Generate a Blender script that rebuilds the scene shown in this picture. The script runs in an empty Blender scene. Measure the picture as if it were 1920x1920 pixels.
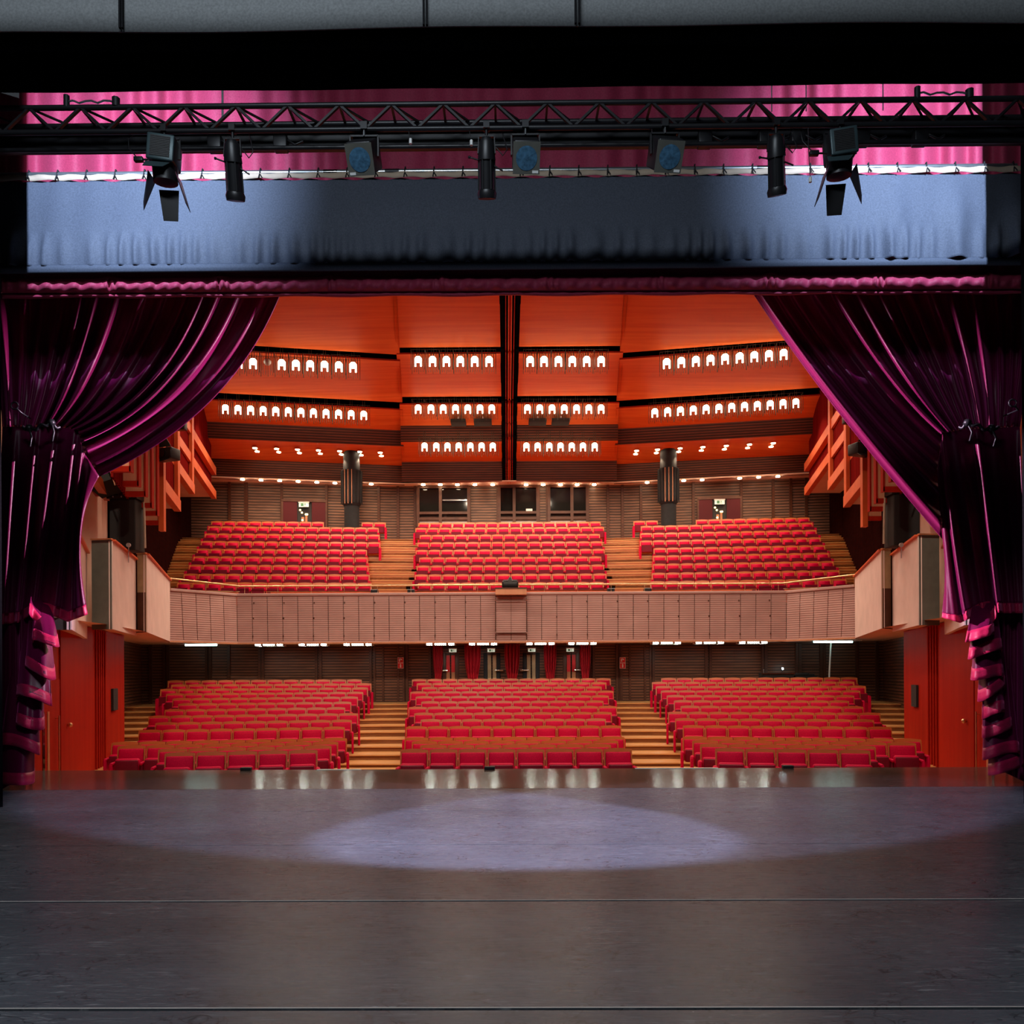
import bpy, math, random
from mathutils import Matrix, Vector
random.seed(7)
SC = bpy.context.scene
COL = SC.collection
sin, cos, pi, tan = math.sin, math.cos, math.pi, math.tan
R = math.radians

# ------------------------------------------------------------------ camera
F = 1500.0                      # focal length in pixels of the 1920 px frame
CAM = Vector((-0.176, 0.0, 1.62))
YAW, ROLL = 0.007, -0.0047
SHX, SHY = 0.01407, 0.202       # principal point offset (tangents)
CR = Matrix.Rotation(YAW, 3, 'Z') @ Matrix.Rotation(pi/2, 3, 'X') @ Matrix.Rotation(ROLL, 3, 'Z')
cd = bpy.data.cameras.new('camera'); co = bpy.data.objects.new('camera', cd); COL.objects.link(co)
cd.sensor_fit = 'HORIZONTAL'; cd.sensor_width = 36.0; cd.lens = 36.0*F/1920
cd.shift_x = SHX*F/1920; cd.shift_y = SHY*F/1920
cd.clip_end = 200
co.matrix_world = Matrix.Translation(CAM) @ CR.to_4x4()
SC.camera = co

# ------------------------------------------------------------------ view, world, stage lights
SC.view_settings.view_transform = 'Standard'; SC.view_settings.look = 'None'
SC.view_settings.exposure = 0.0; SC.view_settings.gamma = 1.0
SC.view_settings.use_curve_mapping = False
SC.cycles.max_bounces = 8; SC.cycles.diffuse_bounces = 4
SC.cycles.sample_clamp_indirect = 6.0
w = bpy.data.worlds.new('world'); SC.world = w; w.use_nodes = True
w.node_tree.nodes['Background'].inputs[0].default_value = (0.5, 0.45, 0.5, 1)
w.node_tree.nodes['Background'].inputs[1].default_value = 0.004

def aim(o, loc, tgt):
    o.location = loc
    o.rotation_euler = (Vector(tgt)-Vector(loc)).to_track_quat('-Z', 'Y').to_euler()
def spot(name, loc, tgt, energy, col, size, blend, radius=0.05, square=False):
    l = bpy.data.lights.new(name, 'SPOT'); l.energy = energy; l.color = col
    l.spot_size = R(size); l.spot_blend = blend; l.shadow_soft_size = radius; l.use_square = square
    o = bpy.data.objects.new(name, l); COL.objects.link(o); aim(o, loc, tgt); return o
def area(name, loc, tgt, energy, col, sx, sy, spread=180):
    l = bpy.data.lights.new(name, 'AREA'); l.shape = 'RECTANGLE'; l.size = sx; l.size_y = sy
    l.energy = energy; l.color = col; l.spread = R(spread)
    o = bpy.data.objects.new(name, l); COL.objects.link(o); aim(o, loc, tgt); return o
COOL = (0.55, 0.72, 1.0)
# side lanterns washing the borders (their housings and added beam flags are built with the other lanterns)
BOOM = [((-4.3, 6.7, 8.6), (-5.0, 10.3, 8.1)), ((4.7, 6.7, 8.6), (5.0, 10.3, 8.1))]
spot('border_light', *BOOM[0], 2600, COOL, 80, 1.0, 0.008)
spot('border_light', *BOOM[1], 2600, COOL, 80, 1.0, 0.008)
# cross light skimming the drawn curtains from the opposite side
spot('cross_light', (4.4, 10.82, 7.75), (-5.4, 11.25, 4.6), 18000, (0.95, 0.70, 0.92), 30, 0.8, 0.03)
spot('cross_light', (-4.2, 10.82, 7.75), (5.6, 11.25, 4.3), 18000, (0.95, 0.70, 0.92), 30, 0.8, 0.03)
# two low side lanterns making the pool on the stage floor
spot('pool_light', (10.0, 3.5, 7.0), (-1.2, 9.0, 0.0), 16500, (0.60, 0.64, 1.0), 18.8, 0.24, 0.05)
spot('pool_light', (-10.0, 3.5, 7.0), (1.2, 9.0, 0.0), 16500, (0.60, 0.64, 1.0), 18.8, 0.24, 0.05)
# unseen area fill, added over the stage for the floor and grey border
area('stage_fill', (-1.9, 1.0, 9.0), (-0.9, 4.5, 0.0), 520, (0.80, 0.91, 1.0), 4.0, 1.0)
# house lights under the front of the auditorium ceiling (hidden by the valance from the stage)
for hx in (-7.0, -2.4, 2.4, 7.0):
    spot('house_light', (hx, 13.2, 11.0), (hx*0.95, 23.5, 0), 1350, (1.0, 0.80, 0.60), 100, 0.6, 0.12)
for hx in (-3.2, 3.2):
    spot('house_light', (hx, 12.1, 8.4), (hx*1.1, 17.2, 0), 420, (1.0, 0.80, 0.60), 66, 0.7, 0.1)  # added pair hung behind the valance to brighten the front seat rows
for hx in (-7.5, -2.6, 2.6, 7.5):
    spot('house_light', (hx, 23.6, 12.7), (hx*0.95, 26.5, 0), 620, (1.0, 0.80, 0.60), 140, 0.6, 0.12)

# ------------------------------------------------------------------ projection helpers
def ray(px, py):
    d = Vector(((px-960)/F + SHX, (960-py)/F + SHY, -1.0))
    return CR @ d
def at(px, py, Y):
    d = ray(px, py); return CAM + d*(Y/d.y)
def atp(px, py, A, B):
    """on the vertical plane Y = A + B*X"""
    d = ray(px, py); t = (A + B*CAM.x)/(d.y - B*d.x); return CAM + d*t
def atz(px, py, Z):
    d = ray(px, py); return CAM + d*((Z-CAM.z)/d.z)

# ------------------------------------------------------------------ materials
MATS = {}
def nodes(name):
    m = bpy.data.materials.new(name); m.use_nodes = True; nt = m.node_tree
    b = nt.nodes['Principled BSDF']; return m, nt, b
def N(nt, t, **k):
    n = nt.nodes.new(t)
    for a, v in k.items():
        if a.startswith('i_'):
            key = a[2:]
            n.inputs[int(key) if key.isdigit() else key].default_value = v
        else: setattr(n, a, v)
    return n
def c4(c): return (c[0], c[1], c[2], 1.0)
def coords(nt, scale, kind='Object', rot=(0, 0, 0)):
    t = N(nt, 'ShaderNodeTexCoord'); mp = N(nt, 'ShaderNodeMapping')
    mp.inputs['Scale'].default_value = scale; mp.inputs['Rotation'].default_value = rot
    nt.links.new(t.outputs[kind], mp.inputs[0]); return mp.outputs[0]
def ramp(nt, fac, stops):
    r = N(nt, 'ShaderNodeValToRGB'); cr = r.color_ramp
    while len(cr.elements) > 1: cr.elements.remove(cr.elements[-1])
    cr.elements[0].position = stops[0][0]; cr.elements[0].color = c4(stops[0][1])
    for p, c in stops[1:]:
        e = cr.elements.new(p); e.color = c4(c)
    nt.links.new(fac, r.inputs[0]); return r.outputs[0]
def bump(nt, b, h, strength, dist=0.01):
    n = N(nt, 'ShaderNodeBump'); n.inputs['Strength'].default_value = strength; n.inputs['Distance'].default_value = dist
    nt.links.new(h, n.inputs['Height']); nt.links.new(n.outputs[0], b.inputs['Normal'])
def plain(name, col, rough=0.6, metal=0.0, var=0.12, sc=6.0, spec=0.5):
    m, nt, b = nodes(name)
    v = coords(nt, (sc, sc, sc)); n = N(nt, 'ShaderNodeTexNoise', i_Scale=1.0, i_Detail=4.0); nt.links.new(v, n.inputs['Vector'])
    lo = [c*(1-var) for c in col]; hi = [min(1, c*(1+var)) for c in col]
    nt.links.new(ramp(nt, n.outputs['Fac'], [(0.3, lo), (0.7, hi)]), b.inputs['Base Color'])
    b.inputs['Roughness'].default_value = rough; b.inputs['Metallic'].default_value = metal
    b.inputs['Specular IOR Level'].default_value = spec
    MATS[name] = m; return m
def wood(name, c1, c2, scale, rough=0.4, spec=0.5, bmp=0.05, kind='Object'):
    m, nt, b = nodes(name)
    v = coords(nt, scale, kind); n = N(nt, 'ShaderNodeTexNoise', i_Scale=1.0, i_Detail=6.0, i_Roughness=0.65)
    nt.links.new(v, n.inputs['Vector'])
    nt.links.new(ramp(nt, n.outputs['Fac'], [(0.3, c1), (0.7, c2)]), b.inputs['Base Color'])
    b.inputs['Roughness'].default_value = rough; b.inputs['Specular IOR Level'].default_value = spec
    bump(nt, b, n.outputs['Fac'], bmp); MATS[name] = m; return m
def velvet(name, col, sheen=0.6, tint=None, rough=0.55, bs=0.15, spec=0.25):
    m, nt, b = nodes(name)
    v = coords(nt, (60, 60, 60)); n = N(nt, 'ShaderNodeTexNoise', i_Scale=1.0, i_Detail=3.0); nt.links.new(v, n.inputs['Vector'])
    nt.links.new(ramp(nt, n.outputs['Fac'], [(0.3, [c*0.82 for c in col]), (0.7, [c*1.15 for c in col])]), b.inputs['Base Color'])
    b.inputs['Roughness'].default_value = rough; b.inputs['Sheen Weight'].default_value = sheen
    b.inputs['Sheen Roughness'].default_value = 0.35
    b.inputs['Sheen Tint'].default_value = c4(tint or col); b.inputs['Specular IOR Level'].default_value = spec
    bump(nt, b, n.outputs['Fac'], bs, 0.003); MATS[name] = m; return m
def emit(name, col, strength):
    m, nt, b = nodes(name)
    b.inputs['Base Color'].default_value = c4((0.8, 0.8, 0.8)); b.inputs['Emission Color'].default_value = c4(col)
    b.inputs['Emission Strength'].default_value = strength; MATS[name] = m; return m
def slats(name, c1, c2, pitch, axis=2, rough=0.5, gap=0.35, spec=0.4, streak=(1.5, 1.5, 14)):
    """boards running across, with dark joints between them"""
    m, nt, b = nodes(name)
    t = N(nt, 'ShaderNodeTexCoord'); s = N(nt, 'ShaderNodeSeparateXYZ'); nt.links.new(t.outputs['Object'], s.inputs[0])
    mu = N(nt, 'ShaderNodeMath', operation='MULTIPLY'); nt.links.new(s.outputs[axis], mu.inputs[0]); mu.inputs[1].default_value = 1.0/pitch
    fr = N(nt, 'ShaderNodeMath', operation='FRACT'); nt.links.new(mu.outputs[0], fr.inputs[0])
    gt = N(nt, 'ShaderNodeMath', operation='GREATER_THAN'); nt.links.new(fr.outputs[0], gt.inputs[0]); gt.inputs[1].default_value = gap
    v = coords(nt, streak); n = N(nt, 'ShaderNodeTexNoise', i_Scale=1.0, i_Detail=5.0); nt.links.new(v, n.inputs['Vector'])
    wc = ramp(nt, n.outputs['Fac'], [(0.3, c1), (0.7, c2)])
    mx = N(nt, 'ShaderNodeMix', data_type='RGBA'); nt.links.new(gt.outputs[0], mx.inputs[0])
    mx.inputs[6].default_value = c4([c*0.25 for c in c1]); nt.links.new(wc, mx.inputs[7])
    nt.links.new(mx.outputs[2], b.inputs['Base Color'])
    b.inputs['Roughness'].default_value = rough; b.inputs['Specular IOR Level'].default_value = spec
    bump(nt, b, gt.outputs[0], 0.6, 0.02); MATS[name] = m; return m

velvet('seat_red', (0.56, 0.001, 0.044), 0.05, (0.9, 0.15, 0.12), 0.6, 0.15, 0.1)
velvet('seat_dark', (0.17, 0.0015, 0.018), 0.25, (0.6, 0.05, 0.06))
wood('seat_wood', (0.48, 0.105, 0.028), (0.64, 0.19, 0.055), (2, 2, 40), 0.32, 0.6)
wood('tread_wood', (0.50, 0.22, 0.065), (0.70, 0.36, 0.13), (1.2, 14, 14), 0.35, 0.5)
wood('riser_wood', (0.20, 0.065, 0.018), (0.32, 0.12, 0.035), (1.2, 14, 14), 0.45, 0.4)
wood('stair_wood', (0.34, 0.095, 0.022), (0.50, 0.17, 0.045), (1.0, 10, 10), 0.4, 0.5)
wood('ceiling_wood', (0.60, 0.095, 0.018), (0.76, 0.17, 0.038), (0.25, 5.5, 5.5), 0.6, 0.3, 0.03)
wood('red_wall_wood', (0.34, 0.013, 0.007), (0.44, 0.024, 0.009), (5, 5, 0.3), 0.5, 0.2)
wood('beam_wood', (0.60, 0.085, 0.022), (0.74, 0.15, 0.04), (1, 1, 1), 0.45, 0.4)
wood('plywood', (0.60, 0.27, 0.15), (0.72, 0.36, 0.21), (3, 3, 0.6), 0.55, 0.3)
wood('dark_wood', (0.055, 0.016, 0.008), (0.10, 0.034, 0.016), (3, 3, 3), 0.45, 0.4)
slats('wall_slats', (0.105, 0.036, 0.018), (0.19, 0.075, 0.036), 0.105)
slats('back_slats', (0.10, 0.045, 0.029), (0.22, 0.108, 0.065), 0.13)
slats('dark_slats', (0.016, 0.0035, 0.003), (0.03, 0.006, 0.005), 0.16, axis=1, rough=0.8, spec=0.08)
slats('ceiling_slats', (0.10, 0.022, 0.010), (0.16, 0.045, 0.018), 0.105, gap=0.45)
slats('red_slats', (0.15, 0.006, 0.006), (0.22, 0.011, 0.009), 0.22, axis=1, gap=0.25, streak=(6, 6, .5), rough=0.75, spec=0.1)
plain('cream_paint', (0.80, 0.55, 0.44), 0.7, 0, 0.05, 1.5)
plain('box_cloth', (0.72, 0.56, 0.52), 0.8, 0, 0.07, 2.0)
plain('black_paint', (0.012, 0.011, 0.012), 0.7)
plain('black_metal', (0.016, 0.016, 0.019), 0.4, 0.3, spec=0.5)
plain('teal_metal', (0.045, 0.075, 0.085), 0.42, 0.3)
plain('void_black', (0.004, 0.004, 0.004), 0.9, spec=0.0)
plain('steel', (0.55, 0.58, 0.60), 0.28, 0.9)
plain('brass', (0.80, 0.52, 0.28), 0.28, 0.9)
plain('chrome', (0.8, 0.8, 0.8), 0.15, 1.0)
plain('rod_dark', (0.05, 0.035, 0.022), 0.35, 0.6)
plain('dark_column', (0.022, 0.023, 0.026), 0.75, spec=0.25)
plain('grey_green', (0.10, 0.10, 0.085), 0.6)
plain('tan_board', (0.42, 0.29, 0.16), 0.6)
plain('tan_webbing', (0.50, 0.38, 0.28), 0.8)
plain('speaker_cloth', (0.02, 0.019, 0.018), 0.85)
plain('red_sign', (0.62, 0.01, 0.015), 0.4)
plain('white_paint', (0.8, 0.8, 0.78), 0.5, 0, 0.03)
plain('green_sign', (0.10, 0.30, 0.17), 0.4)
plain('grey_panel', (0.45, 0.42, 0.40), 0.5)
plain('blue_gel', (0.05, 0.13, 0.22), 0.18, 0.0, 0.35, 30)
plain('glass_dark', (0.012, 0.011, 0.010), 0.06, 0.0, 0.2)
plain('wood_orange', (0.5, 0.2, 0.09), 0.4)
plain('cord_white', (0.75, 0.72, 0.68), 0.5)
velvet('tab_velvet', (0.105, 0.0015, 0.034), 0.35, (0.95, 0.10, 0.45), 0.42, 0.05, 0.3)
velvet('maroon_leaf', (0.07, 0.002, 0.006), 0.1, (0.5, 0.1, 0.1))
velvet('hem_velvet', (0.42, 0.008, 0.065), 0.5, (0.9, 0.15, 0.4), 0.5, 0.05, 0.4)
velvet('valance_cloth', (0.37, 0.035, 0.085), 0.3, (0.9, 0.3, 0.4), 0.6, 0.05, 0.3)
velvet('rear_curtain', (0.36, 0.003, 0.012), 0.3, (0.8, 0.1, 0.1))
velvet('border_cloth', (0.075, 0.085, 0.115), 0.15, (0.4, 0.5, 0.7), 0.7, 0.03, 0.2)
velvet('black_cloth', (0.007, 0.007, 0.008), 0.02, (0.2, 0.2, 0.22), 0.9, 0.03, 0.02)
velvet('grey_cloth', (0.12, 0.125, 0.13), 0.05, (0.5, 0.5, 0.5), 0.9, 0.03, 0.1)
emit('lamp_glow', (1.0, 0.80, 0.56), 9.0)
emit('spot_glow', (1.0, 0.78, 0.52), 30.0)
emit('slot_dim', (0.92, 1.0, 0.85), 9.0)
emit('slot_glow', (0.92, 1.0, 0.85), 110.0)
emit('strip_glow', (0.55, 1.0, 0.92), 7.0)
emit('exit_glow', (0.55, 0.75, 0.55), 0.5)
emit('desk_glow', (0.7, 0.95, 1.0), 60.0)
emit('foyer_glow', (1.0, 0.70, 0.28), 3.0)

for k_, v_ in (('red_slats', 1.03), ('dark_slats', 1.03), ('red_wall_wood', 1.2), ('ceiling_wood', 1.3)):
    MATS[k_].node_tree.nodes['Principled BSDF'].inputs['IOR'].default_value = v_

def fascia_material():
    m, nt, b = nodes('fascia')
    t = N(nt, 'ShaderNodeTexCoord'); s = N(nt, 'ShaderNodeSeparateXYZ'); nt.links.new(t.outputs['Object'], s.inputs[0])
    mu = N(nt, 'ShaderNodeMath', operation='MULTIPLY'); nt.links.new(s.outputs[2], mu.inputs[0]); mu.inputs[1].default_value = 2*pi/0.075
    sn = N(nt, 'ShaderNodeMath', operation='SINE'); nt.links.new(mu.outputs[0], sn.inputs[0])
    v = coords(nt, (1.5, 1.5, 1.5)); n = N(nt, 'ShaderNodeTexNoise', i_Scale=1.0, i_Detail=3.0); nt.links.new(v, n.inputs['Vector'])
    base = ramp(nt, n.outputs['Fac'], [(0.3, (0.42, 0.235, 0.212)), (0.7, (0.49, 0.285, 0.258))])
    mr = N(nt, 'ShaderNodeMapRange', i_1=-1.0, i_2=1.0, i_3=0.80, i_4=1.08); nt.links.new(sn.outputs[0], mr.inputs[0])
    mx = N(nt, 'ShaderNodeVectorMath', operation='SCALE'); nt.links.new(base, mx.inputs[0]); nt.links.new(mr.outputs[0], mx.inputs['Scale'])
    nt.links.new(mx.outputs[0], b.inputs['Base Color']); b.inputs['Roughness'].default_value = 0.65
    bump(nt, b, sn.outputs[0], 0.5, 0.01); MATS['fascia'] = m
fascia_material()

def floor_material(name, base, scuff, rough, ior=1.5):
    m, nt, b = nodes(name)
    # broad cloudy wear
    v0 = coords(nt, (0.5, 0.9, 1)); n0 = N(nt, 'ShaderNodeTexNoise', i_Scale=1.0, i_Detail=4.0); nt.links.new(v0, n0.inputs['Vector'])
    c0 = ramp(nt, n0.outputs['Fac'], [(0.3, [c*0.80 for c in base]), (0.7, [c*1.2 for c in base])])
    # fine light scratches, mostly across the stage
    v1 = coords(nt, (5, 46, 1), rot=(0, 0, 0.12)); n1 = N(nt, 'ShaderNodeTexNoise', i_Scale=1.0, i_Detail=8.0, i_Roughness=0.7, i_Distortion=0.8); nt.links.new(v1, n1.inputs['Vector'])
    v1b = coords(nt, (4, 40, 1), rot=(0, 0, -0.55)); n1b = N(nt, 'ShaderNodeTexNoise', i_Scale=1.0, i_Detail=6.0, i_Roughness=0.7, i_Distortion=1.5); nt.links.new(v1b, n1b.inputs['Vector'])
    v1c = coords(nt, (0.9, 1.6, 1)); n1c = N(nt, 'ShaderNodeTexNoise', i_Scale=1.0, i_Detail=5.0, i_Roughness=0.75); nt.links.new(v1c, n1c.inputs['Vector'])
    lmx = N(nt, 'ShaderNodeMath', operation='MAXIMUM'); nt.links.new(n1.outputs['Fac'], lmx.inputs[0]); nt.links.new(n1b.outputs['Fac'], lmx.inputs[1])
    th = N(nt, 'ShaderNodeMapRange', i_1=0.56, i_2=0.74, i_3=0.0, i_4=1.0); nt.links.new(lmx.outputs[0], th.inputs[0])
    msk = N(nt, 'ShaderNodeMapRange', i_1=0.40, i_2=0.64, i_3=0.12, i_4=1.0); nt.links.new(n1c.outputs['Fac'], msk.inputs[0])
    f1n = N(nt, 'ShaderNodeMath', operation='MULTIPLY'); nt.links.new(th.outputs[0], f1n.inputs[0]); nt.links.new(msk.outputs[0], f1n.inputs[1]); f1 = f1n.outputs[0]
    mx = N(nt, 'ShaderNodeMix', data_type='RGBA'); nt.links.new(f1, mx.inputs[0]); nt.links.new(c0, mx.inputs[6]); mx.inputs[7].default_value = c4(scuff)
    # dark curved heel marks
    v2 = coords(nt, (3.6, 4.4, 1)); n2 = N(nt, 'ShaderNodeTexNoise', i_Scale=1.0, i_Detail=2.5, i_Distortion=2.2); nt.links.new(v2, n2.inputs['Vector'])
    ab = N(nt, 'ShaderNodeMath', operation='SUBTRACT', i_1=0.5); nt.links.new(n2.outputs['Fac'], ab.inputs[0])
    ab2 = N(nt, 'ShaderNodeMath', operation='ABSOLUTE'); nt.links.new(ab.outputs[0], ab2.inputs[0])
    v3 = coords(nt, (1.1, 1.7, 1)); n3 = N(nt, 'ShaderNodeTexNoise', i_Scale=2.0, i_Detail=3.0); nt.links.new(v3, n3.inputs['Vector'])
    mk = N(nt, 'ShaderNodeMapRange', i_1=0.0, i_2=0.026, i_3=1.0, i_4=0.0); nt.links.new(ab2.outputs[0], mk.inputs[0])
    gt = N(nt, 'ShaderNodeMapRange', i_1=0.47, i_2=0.58, i_3=0.0, i_4=0.9); nt.links.new(n3.outputs['Fac'], gt.inputs[0])
    mm = N(nt, 'ShaderNodeMath', operation='MULTIPLY'); nt.links.new(mk.outputs[0], mm.inputs[0]); nt.links.new(gt.outputs[0], mm.inputs[1])
    m2 = N(nt, 'ShaderNodeMix', data_type='RGBA'); nt.links.new(mm.outputs[0], m2.inputs[0]); nt.links.new(mx.outputs[2], m2.inputs[6])
    m2.inputs[7].default_value = c4([c*0.35 for c in base])
    # specks of chalk and dust
    v4 = coords(nt, (7, 7, 7)); vo = N(nt, 'ShaderNodeTexVoronoi', i_Scale=1.0); nt.links.new(v4, vo.inputs['Vector'])
    sp = N(nt, 'ShaderNodeMapRange', i_1=0.018, i_2=0.045, i_3=0.8, i_4=0.0); nt.links.new(vo.outputs['Distance'], sp.inputs[0])
    wn = N(nt, 'ShaderNodeSeparateColor'); nt.links.new(vo.outputs['Color'], wn.inputs[0])
    rare = N(nt, 'ShaderNodeMath', operation='GREATER_THAN', i_1=0.86); nt.links.new(wn.outputs[0], rare.inputs[0])
    sm = N(nt, 'ShaderNodeMath', operation='MULTIPLY'); nt.links.new(sp.outputs[0], sm.inputs[0]); nt.links.new(rare.outputs[0], sm.inputs[1])
    m3 = N(nt, 'ShaderNodeMix', data_type='RGBA'); nt.links.new(sm.outputs[0], m3.inputs[0]); nt.links.new(m2.outputs[2], m3.inputs[6]); m3.inputs[7].default_value = (0.55, 0.55, 0.55, 1)
    nt.links.new(m3.outputs[2], b.inputs['Base Color'])
    rr = N(nt, 'ShaderNodeMapRange', i_1=0.3, i_2=0.7, i_3=rough-0.05, i_4=rough+0.08); nt.links.new(n1.outputs['Fac'], rr.inputs[0])
    nt.links.new(rr.outputs[0], b.inputs['Roughness']); b.inputs['Specular IOR Level'].default_value = 0.28
    b.inputs['IOR'].default_value = ior; bump(nt, b, n1.outputs['Fac'], 0.06, 0.004); MATS[name] = m
floor_material('vinyl', (0.066, 0.071, 0.082), (0.30, 0.305, 0.32), 0.27, 1.2)
floor_material('forestage', (0.055, 0.042, 0.036), (0.15, 0.13, 0.12), 0.14)

# ------------------------------------------------------------------ mesh builder
class MB:
    def __init__(s): s.v = []; s.f = []; s.m = []; s.sm = []; s.slots = []
    def slot(s, mat):
        if mat not in s.slots: s.slots.append(mat)
        return s.slots.index(mat)
    def add(s, vs, fs, mat, smooth=False, M=None):
        o = len(s.v)
        s.v += [tuple(M @ Vector(p)) for p in vs] if M is not None else [tuple(p) for p in vs]
        k = s.slot(mat)
        for f in fs: s.f.append(tuple(i+o for i in f)); s.m.append(k); s.sm.append(smooth)
        return s
    def box(s, x0, x1, y0, y1, z0, z1, mat, M=None):
        vs = [(x, y, z) for z in (z0, z1) for y in (y0, y1) for x in (x0, x1)]
        return s.add(vs, [(0, 2, 3, 1), (4, 5, 7, 6), (0, 1, 5, 4), (2, 6, 7, 3), (0, 4, 6, 2), (1, 3, 7, 5)], mat, False, M)
    def rbox(s, x0, x1, y0, y1, z0, z1, r, mat, M=None, warp=None, n=1):
        c = ((x0+x1)/2, (y0+y1)/2, (z0+z1)/2); h = ((x1-x0)/2, (y1-y0)/2, (z1-z0)/2); r = min(r, *h)
        def samp(a):
            e = [-a, -a+0.3*r, -a+r]; mid = [(-a+r)+(2*(a-r))*k/n for k in range(1, n)] if a > r+1e-6 else []
            out = e + mid + ([a-r] if a > r+1e-6 else []) + [a-0.3*r, a]
            return out
        S = [samp(a) for a in h]; idx = {}; vs = []; fs = []
        def vid(p):
            k = tuple(round(q, 5) for q in p)
            if k not in idx:
                q = [max(-(h[i]-r), min(h[i]-r, p[i])) for i in range(3)]; d = Vector([p[i]-q[i] for i in range(3)])
                if d.length > 1e-9: d = d.normalized()*r
                pt = [c[i]+q[i]+d[i] for i in range(3)]
                if warp: pt = warp(*pt)
                idx[k] = len(vs); vs.append(pt)
            return idx[k]
        for ax in range(3):
            a, b = [(1, 2), (2, 0), (0, 1)][ax]
            for sg in (-1, 1):
                for i in range(len(S[a])-1):
                    for j in range(len(S[b])-1):
                        q = []
                        for (ii, jj) in ((i, j), (i+1, j), (i+1, j+1), (i, j+1)):
                            p = [0, 0, 0]; p[ax] = sg*h[ax]; p[a] = S[a][ii]; p[b] = S[b][jj]; q.append(vid(p))
                        fs.append(tuple(q if sg > 0 else q[::-1]))
        return s.add(vs, fs, mat, True, M)
    def prism(s, poly, ext, mat, M=None, cap=None):
        """poly: 3D points of a planar outline; ext: extrusion vector"""
        n = len(poly); e = Vector(ext); vs = [Vector(p) for p in poly]; vs += [v+e for v in vs]
        fs = [(i, (i+1) % n, (i+1) % n+n, i+n) for i in range(n)]
        s.add(vs, fs, mat, False, M); s.add(vs, [tuple(range(n))[::-1], tuple(range(n, 2*n))], cap or mat, False, M); return s
    def quad(s, a, b, c, d, mat): return s.add([a, b, c, d], [(0, 1, 2, 3)], mat)
    def bar(s, a, b, wx, wy, mat, up=(0, 0, 1)):
        a, b = Vector(a), Vector(b); t = (b-a).normalized(); u = Vector(up)
        if abs(t.dot(u)) > 0.98: u = Vector((0, 1, 0))
        x = t.cross(u).normalized(); y = x.cross(t).normalized(); vs = []
        for p in (a, b): vs += [p+x*sx*wx/2+y*sy*wy/2 for sx, sy in ((-1, -1), (1, -1), (1, 1), (-1, 1))]
        return s.add(vs, [(0, 1, 5, 4), (1, 2, 6, 5), (2, 3, 7, 6), (3, 0, 4, 7), (3, 2, 1, 0), (4, 5, 6, 7)], mat)
    def tube(s, pts, r, mat, n=8, caps=True):
        pts = [Vector(p) for p in pts]; vs = []; m = len(pts); rs = r if isinstance(r, (list, tuple)) else [r]*m
        pu = None
        for i, p in enumerate(pts):
            t = (pts[min(i+1, m-1)]-pts[max(i-1, 0)]).normalized()
            if pu is None: u = t.cross(Vector((0, 0, 1)) if abs(t.z) < 0.9 else Vector((0, 1, 0))).normalized()
            else: u = (pu - t*pu.dot(t)).normalized()
            pu = u; w_ = t.cross(u)
            vs += [p+(u*cos(2*pi*k/n)+w_*sin(2*pi*k/n))*rs[i] for k in range(n)]
        fs = [(i*n+k, i*n+(k+1) % n, (i+1)*n+(k+1) % n, (i+1)*n+k) for i in range(m-1) for k in range(n)]
        s.add(vs, fs, mat, True)
        if caps: s.add([vs[k] for k in range(n)]+[vs[(m-1)*n+k] for k in range(n)], [tuple(range(n))[::-1], tuple(range(n, 2*n))], mat)
        return s
    def ball(s, c, r, mat, n=10, sc=(1, 1, 1)):
        vs = []; fs = []; m = n//2
        for i in range(m+1):
            th = pi*i/m
            for k in range(n): vs.append((c[0]+r*sc[0]*sin(th)*cos(2*pi*k/n), c[1]+r*sc[1]*sin(th)*sin(2*pi*k/n), c[2]+r*sc[2]*cos(th)))
        for i in range(m):
            for k in range(n): fs.append((i*n+k, (i+1)*n+k, (i+1)*n+(k+1) % n, i*n+(k+1) % n))
        return s.add(vs, fs, mat, True)
    def grid(s, fn, nu, nv, mat, smooth=True):
        vs = [fn(i/nu, j/nv) for j in range(nv+1) for i in range(nu+1)]
        fs = [(j*(nu+1)+i, j*(nu+1)+i+1, (j+1)*(nu+1)+i+1, (j+1)*(nu+1)+i) for j in range(nv) for i in range(nu)]
        return s.add(vs, fs, mat, smooth)
    def mesh(s, name):
        me = bpy.data.meshes.new(name); me.from_pydata(s.v, [], s.f)
        for m in s.slots: me.materials.append(MATS[m])
        me.polygons.foreach_set('material_index', s.m); me.polygons.foreach_set('use_smooth', s.sm)
        me.update(); return me
    def build(s, name, parent=None, solid=0.0, origin=None):
        if origin is not None: s.v = [(a-origin[0], b-origin[1], c-origin[2]) for a, b, c in s.v]
        o = bpy.data.objects.new(name, s.mesh(name)); COL.objects.link(o)
        if parent is not None: o.parent = parent
        elif origin is not None: o.location = origin
        if solid:
            md = o.modifiers.new('thickness', 'SOLIDIFY'); md.thickness = solid; md.offset = 0
        return o

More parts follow.
